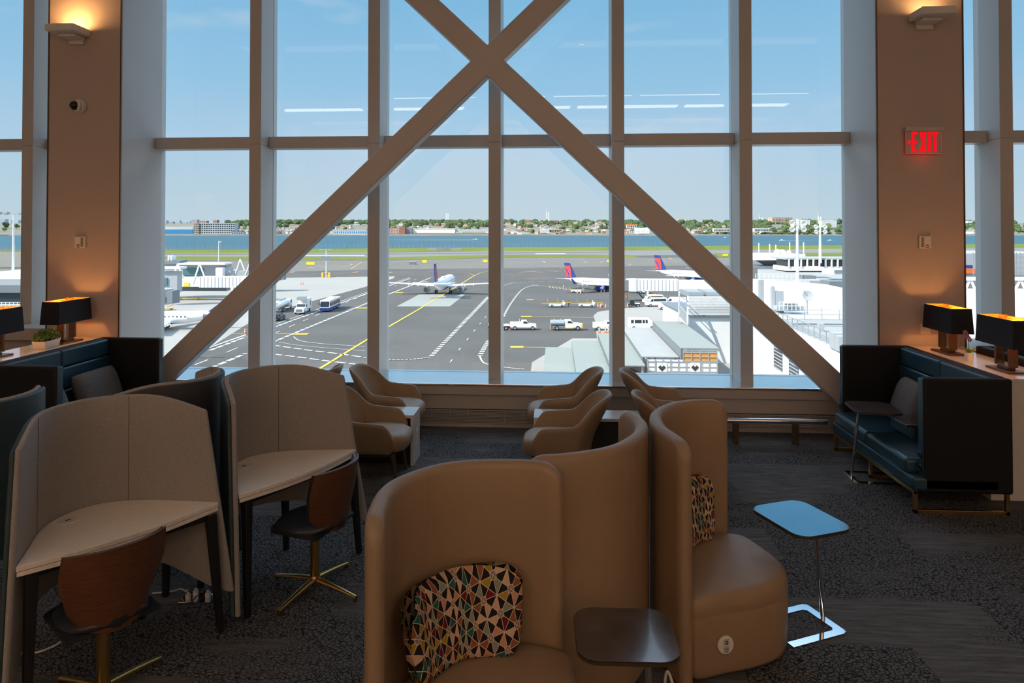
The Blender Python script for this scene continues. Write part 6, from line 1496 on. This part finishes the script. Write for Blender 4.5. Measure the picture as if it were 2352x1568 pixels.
block('white house with orange roof left of the right brace', 1440, 1462, 517, 523, DS+300, 'paleb', (5,1,'wglass'), 20, roof=(2,'orange'))
block('tall pale church with spire beyond the right brace', 1559, 1565, 500, 513, DS+900, 'tanb', None, 12)
block('long white low building by the trees left of the right mullion', 1640, 1682, 525.5, 532, DS+60, 'paleb', (12,1,'wglass'), 20, roof=(1,'white'))
block('long white low building by the trees right of the right mullion', 1733, 1768, 525, 532, DS+60, 'paleb', (10,1,'wglass'), 20, roof=(1,'white'))
block('wide tan apartment block on the right ridge', 1774, 1806, 499, 511, DS+900, 'tanb', (9,4,'wglass'), 60)
block('stepped tan apartment wing right of the wide tan block', 1806, 1820, 499, 509, DS+920, 'tanb', (4,4,'wglass'), 50)
block('white tower block behind the nearer floodlight mast', 1824, 1850, 506, 531, DS+500, 'paleb', (5,8,'wglass'), 40)
block('white side slab of the tower block behind the mast', 1843, 1860, 505, 532, DS+480, 'white', (2,9,'greyb'), 40)
block('pale terraced apartments behind the farther floodlight mast', 1888, 1922, 506, 521, DS+600, 'paleb', (8,4,'greyb'), 40)
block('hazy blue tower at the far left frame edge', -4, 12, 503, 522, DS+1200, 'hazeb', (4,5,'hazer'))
block('white hospital block on the hill behind the right column', 2222, 2234, 507, 512, DS+600, 'paleb', (4,2,'greyb'))
# bridge towers
def bridge_tower(label, px, y0, y1, D, w):
    t_ = thing('bridge_tower', label, 'bridge tower', (0,0,0))
    tbox('pylon', px-w/2, px-w/2+w*.3, y0, y1, D, 8, 'paleb', t_); tbox('pylon', px+w/2-w*.3, px+w/2, y0, y1, D, 8, 'paleb', t_)
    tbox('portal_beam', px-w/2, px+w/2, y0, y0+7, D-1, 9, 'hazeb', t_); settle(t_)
bridge_tower('tall pale bridge tower rising over the trees left of the centre mullion', 1027, 481, 515, 5200, 6)
bridge_tower('tall pale bridge tower rising over the trees right of the centre mullion', 1258, 478, 512, 5200, 6.4)
bridge_tower('distant bridge tower just right of the right mullion', 1748, 491, 512, 6000, 7)
bridge_tower('distant bridge tower above the farther floodlight mast', 1883, 489, 512, 6000, 7)
# far skyline left
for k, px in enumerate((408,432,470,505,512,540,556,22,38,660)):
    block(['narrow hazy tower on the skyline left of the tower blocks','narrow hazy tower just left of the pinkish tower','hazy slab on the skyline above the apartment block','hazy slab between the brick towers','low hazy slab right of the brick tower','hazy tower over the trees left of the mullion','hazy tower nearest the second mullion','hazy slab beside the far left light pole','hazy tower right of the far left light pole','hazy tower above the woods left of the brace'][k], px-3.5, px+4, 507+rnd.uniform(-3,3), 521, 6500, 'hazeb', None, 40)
# boats
def boat(label, px, py, L, wake=0, wdir=-1):
    p_ = onz(px,py,ZW); t_ = thing('motor_boat', label, 'boat', (p_.x,p_.y,ZW), RIGHT)
    MB().loft([[(x,y*w_,z) for y,z in ((-1,1.4),(1,1.4),(.6,0),(-.6,0))] for x,w_ in ((-L/2,L*.14),(0,L*.15),(L*.3,L*.11),(L/2,.1))]).build('hull', M['white'], t_, smooth=False)
    MB().box(-L*.2,L*.12,-L*.09,L*.09,1.4,3.0).build('cabin', M['paleb'], t_, smooth=False)
    if wake:
        M.setdefault('foam', mat('wake_foam', (.62,.68,.70), .9))
        MB().loft([[(x*wdir,-w_,.15),(x*wdir,w_,.15),(x*wdir,w_,.05),(x*wdir,-w_,.05)] for x,w_ in ((L*.3,2.5),(L,4),(wake*.5,3),(wake,.6))]).build('wake', M['foam'], t_, smooth=False)
boat('white motor boat with a long wake in the middle of the bay', 1094, 551, 14, 200, -1); boat('white motor boat heading left with foam wake on the right of the bay', 1796, 553, 10, 60, 1); boat('small white boat right of the farther floodlight mast', 1907, 553.5, 11); boat('small white boat moored left of the right mullion', 1666, 546, 9)

# a few more small things on the ramp
dup(dl, tuple(G(384,712))[:2]+(ZG+.06,), RIGHT+.3, 'yellow tow dolly with red drawbar beside the left gate jet bridge')
tb2 = thing('tow_bar','long yellow tow bar lying on the left apron','tow bar',tuple(G(436,689))[:2]+(ZG+.06,),RIGHT+.15)
MB().bar((-4.2,0,.35),(4.2,0,.35),.22,.22).build('bar', M['yellow'], tb2, smooth=False)
for x in (-2.5,2.5): wheel(tb2, x, 0, .3, .2)
MB().box(-4.8,-4.2,-.5,.5,.2,.6).build('hitch', M['redp'], tb2, smooth=False)
vehicle('service_car','dark blue and white vehicle nose beside the centre mullion','car', G(1147,757), RIGHT, [(-2.35,.4),(-2.4,1.4),(-2.2,2.0),(.6,2.0),(1.2,1.2),(2.3,1.05),(2.35,.4)], 1.9, 'white', [[(-2.0,1.3),(-1.95,1.85),(.5,1.85),(.95,1.3)]], [(1.16,1.25,.65,1.95)], [(-1.4,.4),(1.45,.4)], [('lower_body','darkpaint',lambda mb: mb.box(-2.42,2.38,-.97,.97,.42,.85))])
person('second ramp worker in an orange vest at the edge of the right mullion', 1440, 690)
aw = at_depth(1334,103,4200); da = thing('distant_airplane','tiny white airplane in the sky above the right brace','airplane',aw,RIGHT)
MB().loft([[(x,1.9*k*math.cos(2*PI*j/10),1.9*k*math.sin(2*PI*j/10)) for j in range(10)] for x,k in ((-18,.1),(-12,.7),(-4,1),(12,1),(17,.6),(19,.05))]).build('fuselage', M['acwhite'], da)
MB().loft([[(-4,-17,.8),(-6,-17,.8),(-6,-17,.6),(-4,-17,.6)],[(4,0,-.8),(-3,0,-.8),(-3,0,-1.2),(4,0,-1.2)],[(-4,17,.8),(-6,17,.8),(-6,17,.6),(-4,17,.6)]]).build('wing', M['acwhite'], da, smooth=False)
MB().box(-18,-14,-.2,.2,1,6).build('fin', M['bluep'], da, smooth=False)
